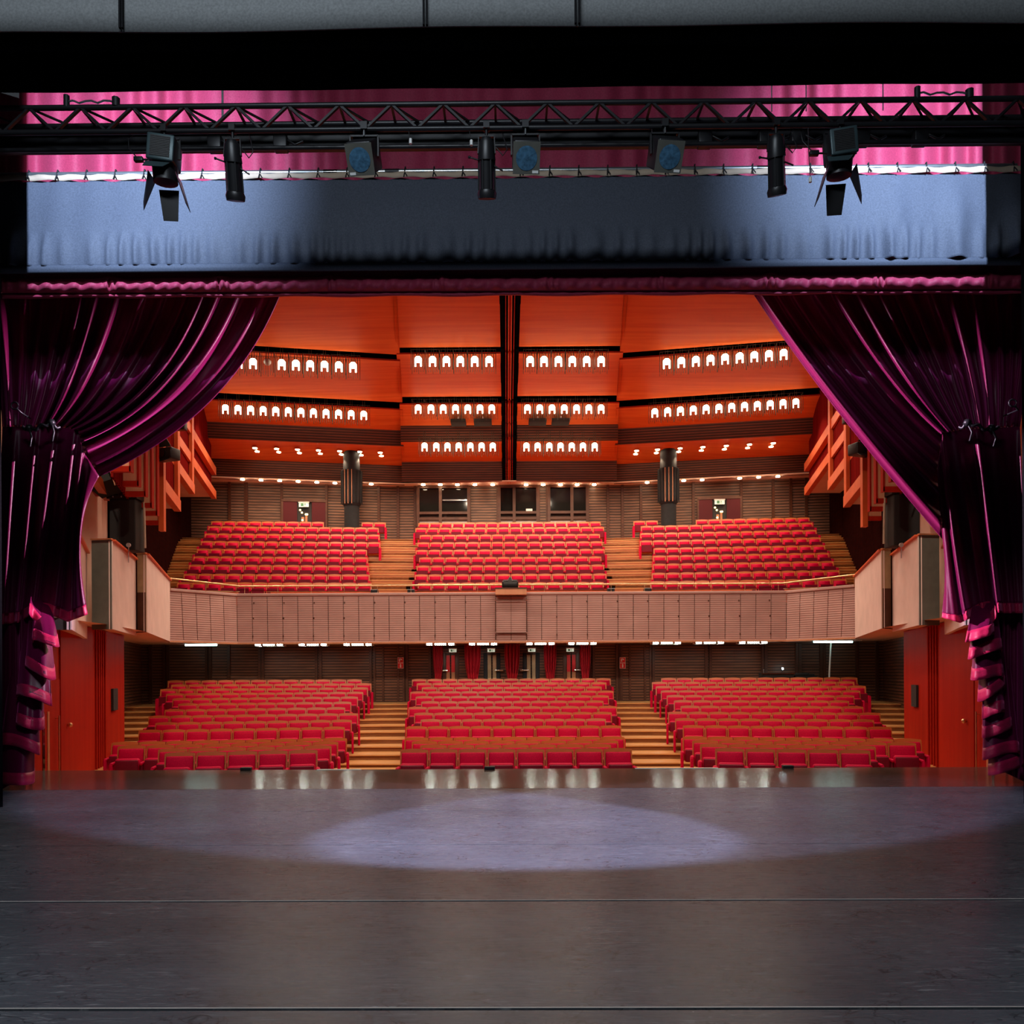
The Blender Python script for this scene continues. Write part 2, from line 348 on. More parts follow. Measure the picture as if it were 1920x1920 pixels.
def tag(o, label=None, cat=None, group=None, kind=None):
    if label: o['label'] = label
    if cat: o['category'] = cat
    if group: o['group'] = group
    if kind: o['kind'] = kind
    return o
def thing(name, label, cat, loc=(0, 0, 0), rz=0.0, group=None, kind=None):
    o = bpy.data.objects.new(name, None); COL.objects.link(o); o.empty_display_size = 0.1
    o.location = loc; o.rotation_euler = (0, 0, rz); return tag(o, label, cat, group, kind)
def struct(name, mb, label=None):
    o = mb.build(name); return tag(o, label, None, None, 'structure')
def dup_tree(root, loc, rz, label=None):
    r = root.copy(); COL.objects.link(r); r.location = loc; r.rotation_euler = (0, 0, rz)
    if label: r['label'] = label
    for ch in list(root.children):
        c = ch.copy(); COL.objects.link(c); c.parent = r
        for g in ch.children:
            d = g.copy(); COL.objects.link(d); d.parent = c
    return r
ORD = ['zeroth', 'first', 'second', 'third', 'fourth', 'fifth', 'sixth', 'seventh', 'eighth', 'ninth', 'tenth', 'eleventh', 'twelfth', 'thirteenth', 'fourteenth']
# ================================================================== STAGE FLOOR
EDGE = 13.6
b = MB(); b.box(-13, 13, -4, EDGE, -0.16, -0.012, 'forestage'); b.box(-13, 13, 11.30, EDGE, -0.012, 0.0, 'forestage')
b.box(-13, 13, EDGE-0.03, EDGE, -0.9, -0.16, 'dark_wood')
floor = struct('floor_stage', b)
ys = [-3.4, -1.6, 0.2, 2.03, 3.86, 5.70, 7.58, 9.45, 11.29]
for i in range(1, 8):
    b = MB(); g = 0.012 if ys[i] < 5 else 0.007
    b.box(-12.5, 12.5, ys[i]+g, ys[i+1]-g, -0.0118, 0.0, 'vinyl'); b.build('dance_floor_strip', floor)
# joint tapes lying along two of the seams, and the white edge strip
b = MB()
for y in (3.86, 5.70): b.box(-12.4, 12.4, y+0.013, y+0.022, -0.006, 0.0025, 'grey_panel')
b.build('joint_strip', floor)
for x0, x1 in ((-3.4, -2.65), (2.0, 3.4)):
    b = MB(); b.box(x0, x1, EDGE-0.05, EDGE, 0.0, 0.008, 'white_paint'); b.build('edge_strip', floor)
b = MB()
b.box(-13, -9.5, 11.2, 11.5, 0, 12, 'void_black'); struct('wall_stage_left', b)
b = MB(); b.box(9.4, 13, 11.9, 12.2, 0, 12, 'void_black'); struct('wall_stage_right', b)

# ================================================================== STALLS FLOOR (tiers)
A11 = R(11.0); T11 = tan(A11)
def bend(x, k=4.0): return -max(0.0, abs(x)-k)*T11
DROW = [15.07, 16.0, 16.93, 17.87] + [20.3+0.925*k for k in range(10)]
ZROW = [-0.675]*4 + [-0.586+0.128*k for k in range(10)]
XS = [-13.6, -10.5, -7.5, -4.0, 4.0, 7.5, 10.5, 13.6]
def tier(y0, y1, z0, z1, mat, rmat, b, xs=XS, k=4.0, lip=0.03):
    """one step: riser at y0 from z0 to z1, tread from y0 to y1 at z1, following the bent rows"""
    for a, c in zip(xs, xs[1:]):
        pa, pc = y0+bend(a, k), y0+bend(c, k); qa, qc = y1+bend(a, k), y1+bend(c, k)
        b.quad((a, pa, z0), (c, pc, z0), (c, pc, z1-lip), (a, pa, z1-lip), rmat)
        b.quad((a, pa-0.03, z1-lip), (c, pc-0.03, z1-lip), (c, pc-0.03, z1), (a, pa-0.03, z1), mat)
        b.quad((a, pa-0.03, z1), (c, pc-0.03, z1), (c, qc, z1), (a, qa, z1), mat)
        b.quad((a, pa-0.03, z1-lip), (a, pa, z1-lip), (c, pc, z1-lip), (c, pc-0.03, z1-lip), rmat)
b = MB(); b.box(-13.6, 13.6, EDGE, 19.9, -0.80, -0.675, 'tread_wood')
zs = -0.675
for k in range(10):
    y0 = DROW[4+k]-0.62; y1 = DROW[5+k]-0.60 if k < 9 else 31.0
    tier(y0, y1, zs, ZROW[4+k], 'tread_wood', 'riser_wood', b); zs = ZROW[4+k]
struct('floor', b)

# ================================================================== STALLS SIDE WALLS, BACK WALL
def mx(p, s): return (p[0]*s, p[1], p[2])
def hplate(b, p, q, z0, z1, th, mat, sgn=1):
    """upright panel from plan point p to q, thickened outwards"""
    d = Vector((q[0]-p[0], q[1]-p[1], 0)).normalized(); n = Vector((-d.y, d.x, 0))*th*sgn
    b.prism([(p[0], p[1], z0), (q[0], q[1], z0), (q[0], q[1], z1), (p[0], p[1], z1)], n, mat)
for s, side in ((-1, 'left'), (1, 'right')):
    P0, P1 = Vector((8.45*s, 13.7, 0)), Vector((10.72*s, 22.0, 0))
    def wp(t, off=0.0):
        v = P0.lerp(P1, t); d = (P1-P0).normalized(); n = Vector((-d.y, d.x, 0))*s
        return v + n*off
    b = MB(); hplate(b, P0, P1, -0.8, 2.72, 0.25, 'red_wall_wood', -s)
    hplate(b, P1, (P1.x+1.9*s, P1.y+0.15), -0.8, 2.72, 0.1, 'dark_wood', -s)
    w_ = struct('wall_'+side, b)
    # shallow upright fluting and a baseboard
    for t in ((0.60, 0.63, 0.655, 0.68, 0.71) if s < 0 else (0.58, 0.61, 0.64, 0.67)):
        q = wp(t, 0.012); bb = MB(); bb.box(-0.03, 0.03, -0.02, 0.02, -0.6, 2.7, 'red_wall_wood')
        o = bb.build('fluting', w_); o.location = q
    # doors: nearer leaf with a tall glass strip and pull bar, then a plain leaf with knob
    d = (P1-P0).normalized(); ang = math.atan2(d.y, d.x)
    def wallbox(t0, t1, z0, z1, off0, off1, mat):
        q = MB(); A = wp(t0, off0); B_ = wp(t1, off0); C_ = wp(t1, off1); D_ = wp(t0, off1)
        q.prism([(A.x, A.y, z0), (B_.x, B_.y, z0), (C_.x, C_.y, z0), (D_.x, D_.y, z0)], (0, 0, z1-z0), mat); return q
    n = {-1: 'door_1', 1: 'door_2'}[s]
    dr = thing(n, None, None, tuple(wp(0.2))); dr['kind'] = 'structure'
    og = tuple(wp(0.2))
    wallbox(0.03, 0.235, -0.7, 1.55, 0.0, 0.03, 'red_wall_wood').build('leaf', dr, origin=og)
    pn = wallbox(0.10, 0.115, -0.25, 0.95, 0.03, 0.04, 'glass_dark').build('glass_strip', dr, origin=og)
    wallbox(0.135, 0.15, -0.25, 0.95, 0.03, 0.04, 'wood_orange').build('wood_strip', dr, origin=og)
    q = MB(); a1, a2 = wp(0.2, 0.09), wp(0.225, 0.03)
    q.tube([(a1.x, a1.y, -0.45), (a1.x, a1.y, 0.85)], 0.018, 'brass', 8)
    for zz in (-0.40, 0.80):
        e = wp(0.2, 0.02); q.tube([(a1.x, a1.y, zz), (e.x, e.y, zz)], 0.012, 'brass', 6)
    q.build('pull_bar', dr, origin=og)
    n = {-1: 'door_3', 1: 'door_4'}[s]
    dr = thing(n, None, None, tuple(wp(0.36))); dr['kind'] = 'structure'; og = tuple(wp(0.36))
    wallbox(0.245, 0.50, -0.7, 2.62, 0.0, 0.03, 'red_wall_wood').build('leaf', dr, origin=og)
    q = MB(); a1 = wp(0.30, 0.08); q.ball(tuple(a1)[:2]+(0.62,), 0.05, 'brass', 10); e = wp(0.30, 0.02)
    q.tube([(e.x, e.y, 0.62), (a1.x, a1.y, 0.62)], 0.02, 'brass', 8); q.build('knob', dr, origin=og)
    q = wallbox(0.80, 0.865, 0.72, 1.28, 0.005, 0.06, 'black_paint')
    o = q.build('wall_speaker', None, origin=tuple(wp(0.83, 0.0)+Vector((0, 0, 0.72))))
    tag(o, 'flat black wall box on the red side wall at the '+side+' of the stalls', 'speaker', 'black wall boxes')

# back wall of the stalls, bent like the rows
def back_y(x): return 30.25 + bend(x, 8.4)
b = MB(); seg = [-13.7, -8.4, 8.4, 13.7]
for a, c in zip(seg, seg[1:]): hplate(b, (a, back_y(a)), (c, back_y(c)), 0.2, 2.75, 0.2, 'wall_slats', 1)
wb = struct('wall_back', b)
for s in (-1, 1):
    b = MB(); hplate(b, (s*13.7, back_y(13.7)), (s*11.7, 21.9), -0.5, 2.75, 0.15, 'wall_slats', 1 if s < 0 else -1)
    struct('wall_stalls_side_'+('left' if s < 0 else 'right'), b)
for px in (281, 307, 314, 387, 394, 429, 487, 493, 593, 601, 695, 703, 757, 763, 806, 813, 1106, 1113, 1157, 1163, 1218, 1225, 1324, 1332, 1430, 1436, 1494, 1500, 1540, 1546, 1608, 1646):
    p = at(px, 1240, 30.0); y = back_y(p.x); p = at(px, 1240, y-0.03)
    q = MB(); q.box(-0.05, 0.05, -0.05, 0.03, 0.3, 2.74, 'dark_wood'); o = q.build('batten', wb); o.location = (p.x, back_y(p.x)-0.03, 0)

# aisle doors and the four rear double doors
dn = 5
for px0, px1 in ((703, 757), (1165, 1219)):
    p, q_ = at(px0, 1250, 30.2), at(px1, 1250, 30.2); dr = thing('door_%d' % dn, None, None, ((p.x+q_.x)/2, 30.17, 0.56)); dr['kind'] = 'structure'; dn += 1
    wd = (q_.x-p.x)/2
    q = MB(); q.box(-wd, wd, -0.02, 0.06, 0, 2.16, 'wall_slats'); q.build('leaf', dr)
    q = MB()
    for x in (-wd, -wd*0.42, wd*0.62, wd): q.box(x-0.035, x+0.035, -0.06, 0.0, 0, 2.17, 'dark_wood')
    q.build('frame', dr)
for i, px in enumerate((845, 922.5, 996, 1071)):
    p = at(px, 1250, 30.15); dr = thing('door_%d' % dn, None, None, (p.x, 30.17, 0.56)); dr['kind'] = 'structure'; dn += 1
    red = i in (0, 3)
    for sx in (-1, 1):
        q = MB(); q.box(min(sx*0.02, sx*0.62), max(sx*0.02, sx*0.62), -0.03, 0.05, 0, 2.05, 'wall_slats'); q.build('leaf', dr)
        q = MB(); q.box(min(sx*0.03, sx*0.16), max(sx*0.03, sx*0.16), -0.05, -0.02, 0.2, 1.75, 'wood_orange' if red else 'tan_board')
        if red: q.box(min(sx*0.028, sx*0.162), max(sx*0.028, sx*0.162), -0.053, -0.02, 1.12, 1.752, 'red_sign')
        q.build('push_plate', dr)
        q = MB(); q.rbox(min(sx*0.17, sx*0.32), max(sx*0.17, sx*0.32), -0.06, -0.02, 0.2, 1.85, 0.06, 'dark_wood' if red else 'dark_column'); q.build('side_panel', dr)
    sx = -1 if i in (0, 2) else 1
    q = MB(); q.tube([(sx*0.10, -0.12, 1.18), (sx*0.42, -0.12, 1.18)], 0.035, 'chrome', 8); q.tube([(sx*0.25, -0.12, 1.18), (sx*0.25, -0.03, 1.18)], 0.02, 'chrome', 6); q.build('push_bar', dr)

# red door curtains gathered at the waist
def door_curtain(px0, px1, label):
    p, q_ = at(px0, 1215, 29.8), at(px1, 1215, 29.8); cx, hw = (p.x+q_.x)/2, (q_.x-p.x)/2
    def fn(u, v):
        k = 1-0.48*math.exp(-((v-0.72)/0.28)**2); x = (2*u-1)*hw*k
        return (x, 0.05*sin(u*2*pi*4.5+1.3*v)*k, 2.15-2.15*v)
    b = MB(); b.grid(fn, 40, 14, 'rear_curtain'); o = b.build('door_curtain', None, 0.02); o.location = (cx, 29.85, 0.58)
    tag(o, label, 'curtain', 'red door curtains')
for a, c, l in ((812, 830, 'narrow red curtain beside the leftmost rear door of the stalls'), (871, 901, 'waisted red curtain between the first and second rear doors from the left'),
                (946, 974, 'waisted red curtain in the middle, between the two central rear doors'), (1020, 1043, 'waisted red curtain between the third and fourth rear doors from the left'),
                (1088, 1107, 'narrow red curtain beside the rightmost rear door of the stalls')):
    door_curtain(a, c, l)

# fire signs and exit signs
for px, w_ in ((751, 'left'), (1167.5, 'right')):
    p = at(px, 1243, 30.05); t = thing('fire_sign', 'red and white fire equipment sign on dark panelling beside the %s aisle door' % w_, 'sign', (p.x, 30.08, p.z), 0, 'red fire signs')
    q = MB(); q.box(-0.11, 0.11, -0.012, 0.012, -0.21, 0.21, 'white_paint'); q.build('board', t)
    for z0, z1 in ((-0.2, -0.01), (0.01, 0.2)):
        q = MB(); q.box(-0.1, 0.1, -0.018, -0.0115, z0, z1, 'red_sign'); q.build('field', t)
    q = MB(); q.box(-0.06, -0.02, -0.022, -0.017, 0.05, 0.16, 'white_paint'); q.box(0.0, 0.05, -0.022, -0.017, 0.11, 0.15, 'white_paint'); q.box(-0.06, 0.02, -0.022, -0.017, 0.14, 0.165, 'white_paint'); q.build('alarm_symbol', t)
    q = MB(); q.rbox(-0.025, 0.025, -0.022, -0.017, -0.17, -0.06, 0.012, 'white_paint'); q.box(-0.01, 0.01, -0.022, -0.017, -0.06, -0.03, 'white_paint'); q.box(-0.03, 0.012, -0.022, -0.017, -0.04, -0.03, 'white_paint'); q.build('extinguisher_symbol', t)
def exit_sign(x, y, z, wd, label, mat='green_sign'):
    t = thing('exit_sign', label, 'sign', (x, y, z), 0, 'green exit signs')
    q = MB(); q.box(-wd/2, wd/2, -0.03, 0.03, 0, wd*0.42, 'exit_glow'); q.build('panel', t)
    q = MB(); q.box(-wd*0.30, -wd*0.02, -0.035, -0.029, wd*0.08, wd*0.36, mat); q.build('door_symbol', t)
    q = MB(); q.ball((wd*0.14, -0.032, wd*0.31), wd*0.05, mat, 8); q.bar((wd*0.14, -0.033, wd*0.26), (wd*0.08, -0.033, wd*0.16), 0.03, 0.01, mat); q.bar((wd*0.08, -0.033, wd*0.17), (wd*0.20, -0.033, wd*0.07), 0.025, 0.01, mat); q.bar((wd*0.13, -0.033, wd*0.23), (wd*0.26, -0.033, wd*0.20), 0.02, 0.01, mat); q.build('runner_symbol', t)
    q = MB(); q.box(-wd*0.55, wd*0.55, -0.05, 0.04, wd*0.42, wd*0.52, 'white_paint'); q.build('housing', t)
for i, px in enumerate((849, 921, 997, 1069)):
    p = at(px, 1212, 29.6); exit_sign(p.x, 29.6, 2.42, 0.27, 'green exit sign under the balcony above the %s rear door from the left' % ORD[i+1])

# ================================================================== BALCONY
FZ0, FZ1 = 2.74, 4.40
BF = [(-11.2, 26.1), (-9.6, 28.0), (9.6, 28.0), (11.2, 26.1)]
bal = thing('wall_balcony_front', None, None, (0, 28.0, FZ0)); bal['kind'] = 'structure'; og = (0, 28.0, FZ0)
LEAN = 0.18
def backn(a, c):
    d = Vector((c[0]-a[0], c[1]-a[1], 0)).normalized(); return Vector((-d.y, d.x, 0))      # away from the stage
def mitre(a, c, e):
    n0, n1 = backn(a, c), backn(c, e); m = (n0+n1).normalized(); return Vector((c[0], c[1], 0)) + m*(LEAN/max(0.2, m.dot(n0)))
BV = [Vector((x, y, 0)) for x, y in BF]
TV = [BV[0]+backn(BF[0], BF[1])*LEAN, mitre(BF[0], BF[1], BF[2]), mitre(BF[1], BF[2], BF[3]), BV[3]+backn(BF[2], BF[3])*LEAN]
def fascia_seg(i, t0, t1, mat='fascia', gap=0.010, push=0.0, z0=FZ0, z1=FZ1, th=0.05):
    L_ = (BV[i+1]-BV[i]).length; g = gap/L_; n = backn(BF[i], BF[i+1])*push
    b0, b1 = BV[i].lerp(BV[i+1], t0+g)+n, BV[i].lerp(BV[i+1], t1-g)+n; c0, c1 = TV[i].lerp(TV[i+1], t0+g)+n, TV[i].lerp(TV[i+1], t1-g)+n
    q = MB(); q.prism([(b0.x, b0.y, z0), (b1.x, b1.y, z0), (c1.x, c1.y, z1), (c0.x, c0.y, z1)], backn(BF[i], BF[i+1])*th, mat); return q
for i in range(5):
    fascia_seg(0, i/5, (i+1)/5).build('fascia_panel', bal, origin=og); fascia_seg(2, i/5, (i+1)/5).build('fascia_panel', bal, origin=og)
xs = [-9.6 + (9.6-0.533)/17*i for i in range(18)]
for a, c in list(zip(xs, xs[1:])) + [(-0.533, 0), (0, 0.533)] + [(-c, -a) for a, c in zip(xs, xs[1:])]:
    fascia_seg(1, (a+9.6)/19.2, (c+9.6)/19.2).build('fascia_panel', bal, origin=og)
for i in range(3):
    fascia_seg(i, 0, 1, 'dark_wood', 0, 0.07, FZ0+0.02, FZ1-0.02, 0.04).build('backing', bal, origin=og)
q = MB()
for a, c in zip(TV, TV[1:]): q.tube([(a.x, a.y+0.02, FZ1+0.03), (c.x, c.y+0.02, FZ1+0.03)], 0.065, 'fascia', 10)
q.build('cap', bal, origin=og)
q = MB()
for a, c in zip(BV, BV[1:]): q.bar((a.x, a.y-0.01, FZ0-0.02), (c.x, c.y-0.01, FZ0-0.02), 0.10, 0.05, 'plywood')
q.build('bottom_rail', bal, origin=og)
# slim joint hardware
q = MB()
for i, x in enumerate(xs[1:]):
    if i % 2 == 0:
        for sx in (-1, 1):
            for f in (0.12, 0.5, 0.83): q.box(sx*x-0.018, sx*x+0.018, 27.985+LEAN*f, 28.0+LEAN*f, FZ0+1.66*f, FZ0+1.66*f+0.06, 'dark_wood')
q.build('joint_trim', bal, origin=og)
# the lighting box in the middle of the balcony front
cb = thing('projector_box', 'pinkish lighting box hung on the middle of the balcony front', 'box', (0, 27.8, FZ0)); og2 = (0, 27.8, FZ0)
q = MB()
for x0, x1 in ((-0.53, -0.006), (0.006, 0.53)): q.prism([(x0, 27.92, FZ0+0.30), (x1, 27.92, FZ0+0.30), (x1, 28.06, FZ0+1.58), (x0, 28.06, FZ0+1.58)], (0, 0.04, 0), 'fascia')
q.build('front_panel', cb, origin=og2)
q = MB(); q.box(-0.54, 0.54, 27.72, 28.2, FZ0+1.62, FZ0+1.82, 'plywood'); q.box(-0.55, 0.55, 27.70, 28.2, FZ0+1.82, FZ0+1.86, 'dark_wood'); q.build('shelf', cb, origin=og2)
q = MB()
for z in (FZ0+0.30, FZ0+1.44):
    q.tube([(-0.545, 27.9, z), (0.545, 27.9, z)], 0.014, 'dark_wood', 6)
for x in (-0.545, 0.545):
    q.tube([(x, 27.90, FZ0+0.06), (x, 27.93, FZ0+1.5)], 0.014, 'dark_wood', 6)
    for z in (0.30, 1.44): q.ball((x, 27.88, FZ0+z), 0.025, 'chrome', 8)
q.build('bracket', cb, origin=og2)
# moving light lying on the shelf
sl = thing('moving_light', 'black moving-head light lying on the shelf above the balcony front', 'lamp', (-0.03, 27.95, FZ0+1.86))
q = MB(); q.rbox(-0.29, 0.29, -0.16, 0.16, 0.0, 0.26, 0.08, 'black_metal'); q.build('body', sl)
q = MB(); q.tube([(0, -0.02, 0.18), (0, -0.02, 0.30), (0, -0.02, 0.38)], [0.13, 0.09, 0.03], 'black_metal', 12); q.build('head', sl)
q = MB(); q.box(-0.24, -0.07, -0.15, 0.12, 0.255, 0.272, 'steel'); q.box(0.07, 0.24, -0.15, 0.12, 0.255, 0.272, 'steel'); q.build('top_plate', sl)

# soffit below balcony and boxes
b = MB(); so = [(-11.2, 26.1), (-9.6, 28.0), (9.6, 28.0), (11.2, 26.1), (13.7, 27.0), (13.7, 30.6), (-13.7, 30.6), (-13.7, 27.0)]
b.prism([(x, y+0.02, FZ0+0.0) for x, y in so], (0, 0, 0.05), 'cream_paint')
for s in (-1, 1):
    pl = [(7.9, 13.7), (8.9, 17.4), (9.4, 20.4), (11.18, 26.1), (13.7, 27.02), (12.5, 20), (9.4, 13.7)]
    pl = [(x*s, y, 2.74 if y > 17 else 2.62) for x, y in pl]
    b.add(pl, [tuple(range(7))], 'cream_paint')
struct('ceiling_soffit', b)

# balcony tiers (kind: floor) and stairs
BROW = [29.3+0.9*k for k in range(9)]
BTOP = [4.98, 5.40, 5.86, 6.31, 6.75, 7.21, 7.68, 8.15, 8.55]
BZ = [z-0.88 for z in BTOP]
TB = tan(R(4.5))
def bbend(x): return -max(0.0, abs(x)-4.0)*TB
def bstep(b, x0, x1, y0, y1, z0, z1, mat, rmat, lip=0.03):
    xs_ = sorted(set([x0, x1] + [x for x in (-4.0, 4.0) if x0 < x < x1]))
    for a, c in zip(xs_, xs_[1:]):
        pa, pc, qa, qc = y0+bbend(a), y0+bbend(c), y1+bbend(a), y1+bbend(c)
        b.quad((a, pa, z0), (c, pc, z0), (c, pc, z1-lip), (a, pa, z1-lip), rmat)
        b.quad((a, pa-0.02, z1-lip), (c, pc-0.02, z1-lip), (c, pc-0.02, z1), (a, pa-0.02, z1), mat)
        b.quad((a, pa-0.02, z1), (c, pc-0.02, z1), (c, qc, z1), (a, qa, z1), mat)
b = MB()
for k in range(9):
    z0 = BZ[k-1] if k else 3.6; y0 = BROW[k]-0.52 if k else 28.95
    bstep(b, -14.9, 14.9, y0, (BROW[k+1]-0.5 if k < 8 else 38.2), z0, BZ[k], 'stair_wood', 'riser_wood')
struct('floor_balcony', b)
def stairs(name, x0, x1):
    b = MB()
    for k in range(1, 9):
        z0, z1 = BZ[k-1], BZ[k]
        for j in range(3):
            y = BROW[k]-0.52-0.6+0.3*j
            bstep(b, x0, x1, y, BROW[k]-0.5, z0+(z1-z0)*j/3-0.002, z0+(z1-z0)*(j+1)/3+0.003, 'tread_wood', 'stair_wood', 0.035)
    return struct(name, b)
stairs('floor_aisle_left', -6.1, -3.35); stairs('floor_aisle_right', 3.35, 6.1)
stairs('floor_side_stair_left', -14.9, -11.5); stairs('floor_side_stair_right', 11.5, 14.9)
# wooden parapets in front of each block of balcony seats
def parapet(name, pts):
    b = MB()
    for a, c in zip(pts, pts[1:]):
        hplate(b, a, c, 4.05, 4.58, 0.12, 'beam_wood', 1); 
        q0, q1 = (a[0], a[1]-0.01), (c[0], c[1]-0.01); hplate(b, q0, q1, 4.58, 4.61, 0.15, 'brass', 1)
    return struct(name, b)
parapet('trim_1', [(-11.9, 27.9), (-9.5, 28.62), (-5.0, 28.7)]); parapet('trim_2', [(-3.5, 28.7), (3.5, 28.7)]); parapet('trim_3', [(5.0, 28.7), (9.5, 28.62), (11.9, 27.9)])
for x, w_ in ((-4.85, 'left block, at the left aisle'), (-3.55, 'centre block, at the left aisle'), (3.55, 'centre block, at the right aisle'), (4.85, 'right block, at the right aisle')):
    q = MB(); q.rbox(-0.12, 0.12, -0.15, 0.15, 0, 0.16, 0.02, 'dark_column'); q.box(-0.13, 0.13, -0.16, 0.16, 0.16, 0.185, 'steel'); o = q.build('floor_box'); o.location = (x, 28.45, 4.44)
    tag(o, 'small dark box on balcony ledge before the '+w_, 'box', 'dark boxes on the balcony ledge')
b = MB(); b.box(-9.3, 9.3, 28.32, 28.75, 4.30, 4.44, 'stair_wood'); struct('trim_4', b)
# handrail on the balcony front
hr = thing('handrail', 'long metal handrail on thin posts running along the whole balcony front', 'handrail', (0, 28.35, 4.44)); og = (0, 28.35, 4.44)
hp = [(-11.25, 26.2, 4.80), (-9.6, 28.3, 4.76), (9.6, 28.3, 4.76), (11.25, 26.2, 4.80)]
q = MB(); q.tube(hp, 0.032, 'brass', 8); q.build('rail', hr, origin=og)
for i in range(-8, 9):
    x = i*1.18+0.59*0
    q = MB(); q.tube([(x, 28.3, 4.42), (x, 28.3, 4.76)], 0.012, 'brass', 6); q.build('post', hr, origin=og)
for s in (-1, 1):
    for t in (0.02, 0.5):
        p = Vector(hp[0]).lerp(Vector(hp[1]), t); q = MB(); q.tube([(p.x*-s, p.y, 4.40), (p.x*-s, p.y, p.z)], 0.012, 'brass', 6); q.build('post', hr, origin=og)

# balcony side and back walls, bent 8 degrees
T8 = tan(R(8.0))
def bback(x): return 37.95 - max(0, abs(x)-5.6)*T8
b = MB(); seg = [-14.9, -5.6, 5.6, 14.9]
for a, c in zip(seg, seg[1:]): hplate(b, (a, bback(a)), (c, bback(c)), 6.5, 11.6, 0.2, 'back_slats', 1)
wb2 = struct('wall_balcony_back', b)
for px in (430, 460, 462, 528, 612, 710, 746, 778, 835, 880, 933, 1010, 1026, 1102, 1140, 1167, 1202, 1300, 1390, 1450, 1483, 1512):
    p = atp(px, 940, 37.9+5.6*T8, T8) if px < 735 else (atp(px, 940, 37.9+5.6*T8, -T8) if px > 1180 else at(px, 940, 37.9))
    q = MB(); q.box(-0.06, 0.06, -0.05, 0.05, 7.4, 10.55, 'dark_wood'); o = q.build('batten', wb2); o.location = (p.x, bback(p.x)-0.02, 0)
for s, side in ((-1, 'left'), (1, 'right')):
    b = MB(); pts = [(10.9, 21.8), (11.5, 25.0), (12.55, 28.0), (14.35, 34.5), (14.8, 38.0)]
    for a, c in zip(pts, pts[1:]): hplate(b, (a[0]*s, a[1]), (c[0]*s, c[1]), 2.8, 12.0, 0.2, 'dark_slats', -s)
    struct('wall_balcony_side_'+side, b)
    b = MB(); hplate(b, (9.0*s, 13.2), (11.1*s, 22.0), 2.7, 9.0, 0.2, 'cream_paint', -s); struct('wall_box_'+side, b)

# control room windows
for i, (x0, x1, xm) in enumerate(((784, 879, 826), (936, 1008, 964), (1029, 1101, 1072))):
    p, q_ = at(x0, 945, 37.85), at(x1, 945, 37.85); m = at(xm, 945, 37.85).x
    t = thing('window_%d' % (i+1), None, None, (p.x, 37.85, 8.6)); t['kind'] = 'structure'; og = (p.x, 37.85, 8.6)
    zb, zt = 9.22, 10.45
    q = MB()
    for xx in (p.x, m, q_.x): q.box(xx-0.07, xx+0.07, 37.72, 37.93, 8.55, zt, 'dark_wood')
    for zz in (zb, zt, 8.95): q.box(p.x, q_.x, 37.73, 37.93, zz-0.06, zz+0.06, 'dark_wood')
    q.build('frame', t, origin=og)
    for a, c in ((p.x, m), (m, q_.x)):
        q = MB(); q.box(a+0.07, c-0.07, 37.86, 37.90, zb+0.06, zt-0.06, 'glass_dark'); q.build('pane', t, origin=og)
        q = MB(); q.box(a+0.07, c-0.07, 37.84, 37.92, 8.55, 8.90, 'grey_panel'); q.build('lower_panel', t, origin=og)
    if i == 0:
        q = MB(); q.box(m+0.1, q_.x-0.08, 37.80, 37.86, 9.80, 9.86, 'chrome'); q.build('blind_rail', t, origin=og)
    if i == 1:
        q = MB(); q.box(q_.x-0.55, q_.x-0.25, 37.79, 37.86, 9.29, 9.40, 'white_paint'); q.build('paper_sheet', t, origin=og)

# upper foyer doors with exit signs
for px0, px1, mid, s in ((531, 611, 571, -1), (1310, 1388, 1348, 1)):
    p = atp(px0, 960, 37.85+5.6*T8, -s*T8); q_ = atp(px1, 960, 37.85+5.6*T8, -s*T8); c = atp(mid, 960, 37.85+5.6*T8, -s*T8)
    hw = abs(q_.x-p.x)/2; t = thing('door_%d' % dn, None, None, ((p.x+q_.x)/2, (p.y+q_.y)/2, 7.67), s*R(-8)); t['kind'] = 'structure'; dn += 1
    q = MB(); q.box(-hw, hw, -0.02, 0.04, 0, 2.05, 'black_paint'); q.build('opening', t)
    for sx in (-1, 1):
        q = MB(); q.box(min(sx*hw, sx*hw*0.35), max(sx*hw, sx*hw*0.35), -0.08, -0.03, 0, 2.0, 'maroon_leaf'); q.build('leaf', t)
    q = MB(); q.box(-hw-0.07, hw+0.07, -0.1, 0.0, 2.0, 2.1, 'dark_wood'); q.box(-hw-0.08, -hw, -0.1, 0, 0, 2.05, 'dark_wood'); q.box(hw, hw+0.08, -0.1, 0, 0, 2.05, 'dark_wood'); q.build('frame', t)
    q = MB()
    for x, z in ((-0.12, 1.50), (0.06, 1.42), (-0.10, 1.15), (0.12, 1.42), (-0.2, 1.62)): q.ball((x, -0.03, z), 0.05, 'foyer_glow', 8)
    q.box(-0.14, -0.02, -0.03, -0.022, 0.9, 1.3, 'wood_orange'); q.box(0.03, 0.13, -0.03, -0.022, 0.9, 1.4, 'wood_orange'); q.build('foyer_lamp', t)
    exit_sign(c.x, c.y-0.12, 9.42, 0.45, 'green exit sign above the %s doorway at the back of the balcony' % ('left' if s < 0 else 'right'))
